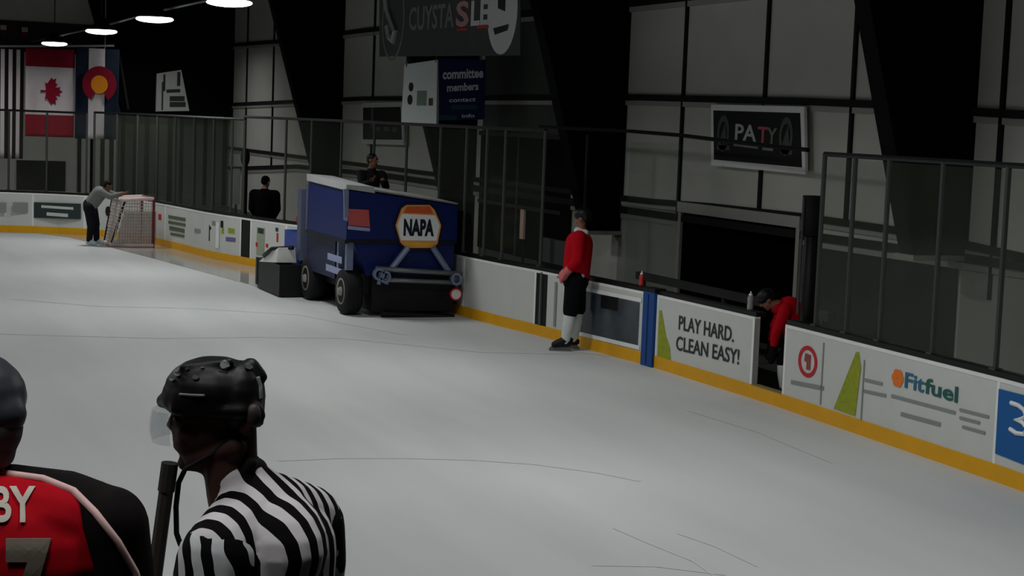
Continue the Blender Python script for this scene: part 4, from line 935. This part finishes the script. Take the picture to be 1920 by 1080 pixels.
# eyes
bm = NB()
for y in (-.034, .034): ellip(bm, Lr(333, 783, y), (.010, .013, .010))
me = bpy.data.meshes.new('eyes'); bmesh.ops.recalc_face_normals(bm, faces=bm.faces); bm.to_mesh(me); bm.free(); me.materials.append(mat('eye', (40, 34, 30), .2)); o = bpy.data.objects.new('eyes', me); C.objects.link(o); o.parent = rt
hel = skin('helmet', [e(402, 732, 0, 96, 84, 66), e(372, 742, 0, 70, 80, 48), e(450, 745, 0, 48, 78, 72), c_(318, 752, -.05, 13, 306, 752, 0, 14), c_(318, 752, .05, 13, 306, 752, 0, 14), c_(330, 765, -.075, 12, 450, 772, -.082, 16), c_(330, 765, .075, 12, 450, 772, .082, 16),
                      c_(484, 752, 0, 14, 484, 790, 0, 12), e(476, 778, -.06, 22, 18, 26), e(476, 778, .06, 22, 18, 26), c_(470, 688, 0, 18, 488, 706, 0, 14), c_(345, 690, -.05, 10, 430, 680, -.05, 10), c_(345, 690, .05, 10, 430, 680, .05, 10)], .0065, HELM, rt, 2)
def on_surface(o_, pts, off=-.003):
    """drop picture points onto the near surface of a part, looking along the part's depth axis"""
    bv = BVHTree.FromPolygons([v.co.copy() for v in o_.data.vertices], [tuple(p.vertices) for p in o_.data.polygons]); res = []
    org = Matrix.Rotation(-FACE, 3, 'Z') @ (CAM-o_.parent.location) if o_.parent.parent is None else None
    for p in pts:
        q = p if isinstance(p, V) else None
        d = (q-org).normalized(); h = bv.ray_cast(org, d)
        res.append((h[0]+h[1]*.003, h[1]) if h[0] else (q, V((0, -1, 0))))
    return res
def local_mesh(name, bm, m, parent, smooth=True):
    bmesh.ops.recalc_face_normals(bm, faces=bm.faces); me = bpy.data.meshes.new(name); bm.to_mesh(me); bm.free(); me.materials.append(m)
    for p in me.polygons: p.use_smooth = smooth
    o = bpy.data.objects.new(name, me); C.objects.link(o); o.parent = parent; return o
def patch(o_, L, name, m, poly, parent, th=.003):
    h = on_surface(o_, [L(*p) for p in poly]); bm = NB()
    a = [bm.verts.new(p) for p, n in h]; b2 = [bm.verts.new(p+n*th) for p, n in h]
    n = len(a); bm.faces.new(a); bm.faces.new(b2[::-1])
    for i in range(n): bm.faces.new((a[i], a[(i+1) % n], b2[(i+1) % n], b2[i]))
    return local_mesh(name, bm, m, parent, False)
def seam_tube(o_, L, name, m, pts, r, parent):
    out = []
    for a, b in zip(pts, pts[1:]): out += [(a[0]+(b[0]-a[0])*k/6, a[1]+(b[1]-a[1])*k/6) for k in range(6)]
    h = on_surface(o_, [L(*p) for p in out+[pts[-1]]]); bm = NB(); tube(bm, [p for p, n in h], r, 6); return local_mesh(name, bm, m, parent)
patch(hel, Lr, 'white_sticker', mat('sticker grey white', (190, 192, 198), .6), ring_pts(422, 685, 9, 8, 12), rt)
seam_tube(hel, Lr, 'pale_strip', mat('helmet pale strip', (120, 118, 122), .4), [(338, 740), (384, 742)], .0035, rt)
seam_tube(hel, Lr, 'back_highlight', mat('helmet grey highlight', (130, 132, 132), .4), [(481, 708), (486, 725), (487, 750)], .005, rt)  # highlight on the back of the helmet, built as a grey strip
for i, (x, y, r) in enumerate(((335, 703, 6), (368, 709, 6), (466, 690, 7), (352, 692, 4), (325, 712, 5), (380, 690, 4))):
    patch(hel, Lr, 'vent', mat('vent grey', (62, 66, 66), .5), ring_pts(x, y, r, r*.7, 10), rt, .002)
skin('ear_guard', [e(474, 780, -.072, 17, 16, 24)], .004, mat('ear guard grey', (58, 52, 50), .5), rt, 2)
# visor: curved clear shield from temple to temple
bm = NB(); rows = []
for py, dx in ((764, 0), (785, -4), (805, -5), (824, 0)):
    row = []
    for k in range(13):
        a = -1.25+2.5*k/12; row.append(bm.verts.new(Lr(352+dx*math.cos(a)-66*math.cos(a), py, 0)+V((0, .088*math.sin(a), 0))))
    rows.append(row)
for a, b2 in zip(rows, rows[1:]):
    for k in range(12): bm.faces.new((a[k], a[k+1], b2[k+1], b2[k]))
r_ = bmesh.ops.extrude_face_region(bm, geom=bm.faces[:])
for v in [g for g in r_['geom'] if isinstance(g, bmesh.types.BMVert)]: v.co += V((.003, 0, 0))
local_mesh('visor', bm, VISOR, rt)
# striped shirt: stripes run front to back over the shoulders
ST1 = stripes('striped shirt cloth', LFT, .052, (8, 8, 9), (214, 210, 214), .006, 5, .012, .5)
ST2 = stripes('striped sleeve cloth', V((.93, -.2, .25)), .046, (8, 8, 9), (200, 204, 206), .02, 11, .012, .5)
tor = [c_(447, 898, 0, 58, 488, 965, 0, 92), ('e', Lr(498, 1015), (.135, .2, .135), Matrix.Rotation(.5, 3, 'Z')), ('c', Lr(490, 960)+LFT*.03, .09, sl+V((.0, 0, .0)), .078), ('c', Lr(490, 960)-LFT*.03, .09, sr, .08),
       ('c', Lr(500, 1040)+LFT*.075, .125, pel+LFT*.06+V((0, 0, .02)), .125), ('c', Lr(500, 1040)-LFT*.075, .125, pel-LFT*.06+V((0, 0, .02)), .125)]
shirt = skin('striped_shirt', tor, .008, ST1, rt, 4)
for a_, b_, c2 in ((sl, el, wl_), (sr, er, wr_)):
    d1 = (b_-a_).normalized()
    skin('striped_sleeve', [('c', a_+d1*.02, .089, a_+d1*.12, .094), ('c', a_+d1*.12, .093, b_, .078), ('c', b_, .078, b_+(c2-b_)*.8, .058)], .008, ST2, rt, 3)
skin('collar', [c_(425, 912, -.05, 6, 470, 870, -.045, 14), c_(425, 912, .05, 6, 470, 870, .045, 14), c_(470, 872, -.05, 11, 482, 868, 0, 12), c_(470, 872, .05, 11, 482, 868, 0, 12), c_(440, 900, 0, 55, 475, 885, 0, 30)], .007, mat('black collar', (9, 9, 11), .9), rt, 3)
skin('trousers', [('c', pel+V((0, 0, .04)), .145, pel-V((0, 0, .06)), .15)]+[('c', h_, .12, k_, .085) for h_, k_ in ((hl, kl), (hr, kr))]+[('c', k_, .08, n_, .065) for k_, n_ in ((kl, al), (kr, ar))], .014, PBLK, rt)
for n_, o_ in ((al, tl_), (ar, tr_)):
    skin('skate', [('c', n_+V((0, 0, .03)), .06, o_, .05), ('c', n_-FWD*.04-V((0, 0, .03)), .047, o_, .045)], .012, HELM, rt)
    bm = NB(); f = Fr(zz(n_, 0)-FWD*.1, FWD); prism(bm, f, [(0, .004), (.31, .004), (.3, .055), (.03, .055)], -.004, .004); local_mesh('blade', bm, GREY, rt, False)
# dangling chin strap
bm = NB(); P = [Lr(x, y, -.06) for x, y in ((452, 800), (400, 850), (347, 880), (335, 905), (330, 950), (331, 1000), (338, 1020), (350, 1036))]
out = []
for a, b2 in zip(P, P[1:]): out += [a.lerp(b2, k/5) for k in range(5)]
tube(bm, out+[P[-1]], .0065, 6); local_mesh('chin_strap', bm, mat('black strap', (12, 10, 12), .7), rt)

# ------------------------------------------------------------------ the red player in front, seen from behind
RD = 3.5; pb = local_frame(-40, RD); Lp = make_L(pb); SP = FPX/RD
pt_ = thing('person', 'player seen from behind in red jersey with dark sleeves at the lower left corner', 'person', pb, FACE)
def pe(px, py, y, rx, ry, rz): return ('e', Lp(px, py, y), (rx/SP, ry/SP, rz/SP))
def pc(px, py, y, r, px2, py2, y2, r2): return ('c', Lp(px, py, y), r/SP, Lp(px2, py2, y2), r2/SP)
hp, hq = head_parts(Lp(-42, 790, .08), (-.15, 1, -.15))
ppel = Lp(-50, 1440)
pls, prs = Lp(-270, 985), Lp(195, 985); ple, pre_ = Lp(-330, 1260, .02), Lp(232, 1225, .02); plw, prw = Lp(-250, 1380, .2), Lp(238, 1300, .2)
B = hp+[pc(-42, 820, .06, 58, -42, 920, .02, 56), pc(-42, 930, .02, 50, -42, 1040, 0, 90), ('c', Lp(-42, 1040), .13, ppel, .14)]
hl, hr = ppel+V((-.1, 0, 0)), ppel+V((.1, 0, 0)); kl, kr = zz(hl, .5), zz(hr+V((.03, 0, 0)), .5); al, ar = zz(kl, .13), zz(kr, .13); tl_, tr_ = zz(al+V((0, .15, 0)), .09), zz(ar+V((0.03, .15, 0)), .09)
for a_, b_, c2, h_, k_, n_, o_ in ((pls, ple, plw, hl, kl, al, tl_), (prs, pre_, prw, hr, kr, ar, tr_)):
    B += [('c', Lp(-42, 985), .07, a_, .06), ('c', a_, .06, b_, .05), ('c', b_, .05, c2, .034), ('c', h_, .1, k_, .065), ('c', k_, .06, n_, .045), ('c', n_, .045, o_, .04), ('c', ppel, .13, h_, .1)]
B += hand(plw, plw-ple, 1)+hand(prw, prw-pre_, -1)
skin('body', B, .009, SKIN, pt_, 3)
skin('hair', [pe(-42, 800, .03, 88, 70, 80), pe(-42, 850, .02, 74, 50, 40)], .009, mat('haze greyed hair', (84, 86, 88), .8), pt_)  # hair colour greyed to take up the haze over the head
ph = skin('helmet', [pe(-45, 745, .06, 96, 104, 86), pe(-45, 775, .03, 98, 70, 60), pe(-45, 700, .06, 70, 80, 40)], .008, mat('haze greyed helmet', (56, 61, 65), .45), pt_, 3)  # grey haze put into the colour of the dark helmet shell
jer = skin('jersey', [('e', Lp(-42, 1040, .0), (.30, .165, .17)), pc(-42, 938, .0, 62, -42, 1010, 0, 118), pc(-60, 952, -.01, 70, 110, 985, -.01, 84), pc(-60, 952, -.01, 70, -190, 985, -.01, 84), pc(-42, 960, .0, 70, 150, 1005, 0, 78), pc(-42, 960, 0, 70, -230, 1005, 0, 78), ('c', Lp(-90, 1080), .155, ppel+V((-.06, 0, 0)), .16), ('c', Lp(40, 1080), .155, ppel+V((.06, 0, 0)), .16), pc(120, 1040, 0, 90, 120, 1120, 0, 100), pc(-200, 1040, 0, 90, -200, 1120, 0, 100)], .009, JRED, pt_, 5)
for a_, b_, c2, sg in ((pls, ple, plw, -1), (prs, pre_, prw, 1)):
    x0 = Lp(-42+sg*60, 912, .045)
    skin('dark_sleeve', [('c', x0, .05, Lp(-42+sg*165, 945, .025), .072), ('c', Lp(-42+sg*165, 945, .025), .072, a_+V((sg*.01, 0, 0)), .082), ('c', a_+V((sg*.01, 0, 0)), .084, b_, .08), ('c', b_, .078, b_+(c2-b_)*.8, .062)], .009, JBLK, pt_, 4)
    d = (c2-b_).normalized(); skin('glove', [('c', c2-d*.06, .065, c2+d*.03, .06)]+[(p[0], p[1], p[2]*1.7, p[3], p[4]*1.7) for p in hand(c2+d*.02, d, sg*-1, 1.1)], .009, SKG, pt_, 2)
skin('pants', [('c', ppel-V((0, 0, .02)), .17, ppel-V((0, 0, .1)), .17)]+[('c', h_, .135, k_+V((0, 0, .06)), .1) for h_, k_ in ((hl, kl), (hr, kr))], .016, PBLK, pt_)
for k_, n_, o_ in ((kl, al, tl_), (kr, ar, tr_)):
    skin('sock', [('c', k_, .085, k_.lerp(n_, .45), .085), ('c', k_.lerp(n_, .45), .085, n_, .06)], .014, SOCK, pt_)
    skin('skate', [('c', n_+V((0, 0, .02)), .062, o_, .05), ('c', n_-V((0, .04, .03)), .047, o_, .045)], .012, HELM, pt_)
    bm = NB(); f = Fr(zz(n_, 0)-V((0, .1, 0)), (0, 1, 0)); prism(bm, f, [(0, .004), (.31, .004), (.3, .055), (.03, .055)], -.004, .004); local_mesh('blade', bm, GREY, pt_, False)
def any_surface(L, parts, pts):
    vs, fs = [], []
    for o_ in parts:
        k = len(vs); vs += [v.co.copy() for v in o_.data.vertices]; fs += [tuple(i+k for i in p.vertices) for p in o_.data.polygons]
    bv = BVHTree.FromPolygons(vs, fs); org = Matrix.Rotation(-FACE, 3, 'Z') @ (CAM-parts[0].parent.location); res = []
    for p in pts:
        q = L(*p); h = bv.ray_cast(org, (q-org).normalized()); res.append(h[0] if h[0] else q)
    return res
sleeves = [c3 for c3 in pt_.children if c3.name.startswith('dark_sleeve')]
pp = [(-130, 900), (-60, 884), (0, 887), (81, 898), (138, 921), (179, 962), (220, 1015), (253, 1072), (262, 1100)]
out = []
for a, b2 in zip(pp, pp[1:]): out += [(a[0]+(b2[0]-a[0])*k/6, a[1]+(b2[1]-a[1])*k/6) for k in range(6)]
bm = NB(); tube(bm, any_surface(Lp, [jer]+sleeves, out), .0085, 6); local_mesh('piping', bm, PIPE, pt_)
def drape_text(L, o_, name, m, s, x0, y0, x1, y1, bold, shear=0):
    cu = bpy.data.curves.new('t', 'FONT'); cu.body = s; cu.size = 1; cu.offset = bold; cu.extrude = 0; cu.shear = shear
    ob = bpy.data.objects.new('t', cu); C.objects.link(ob); me = bpy.data.meshes.new_from_object(ob.evaluated_get(bpy.context.evaluated_depsgraph_get()))
    bpy.data.objects.remove(ob); bm = NB(); bm.from_mesh(me); bpy.data.meshes.remove(me)
    bmesh.ops.triangulate(bm, faces=bm.faces)
    for _ in range(3):
        bmesh.ops.subdivide_edges(bm, edges=[e_ for e_ in bm.edges if e_.calc_length() > .08], cuts=1, use_grid_fill=False); bmesh.ops.triangulate(bm, faces=bm.faces)
    xs = [v.co.x for v in bm.verts]; ys = [v.co.y for v in bm.verts]; a, b2, c2, d2 = min(xs), max(xs), min(ys), max(ys)
    px = [(x0+(v.co.x-a)/(b2-a)*(x1-x0), y1-(v.co.y-c2)/(d2-c2)*(y1-y0)) for v in bm.verts]
    for v, (p, n) in zip(bm.verts, on_surface(o_, [L(*p) for p in px])): v.co = p+n*.001
    for f_ in bm.faces: f_.normal_update()
    ex = bmesh.ops.extrude_face_region(bm, geom=bm.faces[:])
    for v in [g for g in ex['geom'] if isinstance(g, bmesh.types.BMVert)]: v.co += V((0, -.003, 0))
    return local_mesh(name, bm, m, pt_, False)
drape_text(Lp, jer, 'name_lettering', PALE, 'BY', -14, 914, 67, 980, .02)
drape_text(Lp, jer, 'back_number', mat('grey number', (120, 112, 100), .8), '7', 12, 1010, 96, 1190, .05)
# stick held upright between the two
w = make_L(pb)
st = thing('hockey_stick', 'dark hockey stick standing upright between the red player and the referee', 'hockey stick', pb+HR*.36, FACE)
bm = NB(); A = Lp(317, 880, .28); Bq = Lp(290, 1080, .285); D = (Bq-A); Cq = A+D*((A.z-.065)/(-D.z))
mw = Matrix.Translation(pb) @ Matrix.Rotation(FACE, 4, 'Z')
tube(bm, [mw @ A, mw @ Bq, mw @ Cq], [.0165, .0175, .0175], 8); obj('shaft', bm, mat('worn dark stick', (58, 58, 54), .6, noise=.2, scale=30), st)
bm = NB(); cyl(bm, mw @ (A-D.normalized()*.015), mw @ (A+D.normalized()*.05), .0195, 10); obj('butt_knob', bm, mat('tape grey', (50, 52, 50), .8), st)
bm = NB(); f = Fr(mw @ Cq, HF); prism(bm, f, [(-.02, .05), (.02, -.05), (.28, -.055), (.29, .01), (.05, .04)], -.012, .012); obj('blade', bm, BLACK, st)

# ------------------------------------------------------------------ world, view
wd = bpy.data.worlds.new('world'); bpy.context.scene.world = wd; wd.use_nodes = True
wd.node_tree.nodes['Background'].inputs[0].default_value = (.8, .9, 1, 1); wd.node_tree.nodes['Background'].inputs[1].default_value = .0
sc = bpy.context.scene
sc.view_settings.view_transform = 'Standard'; sc.view_settings.look = 'None'; sc.view_settings.exposure = -.1; sc.view_settings.gamma = 1; sc.view_settings.use_curve_mapping = False
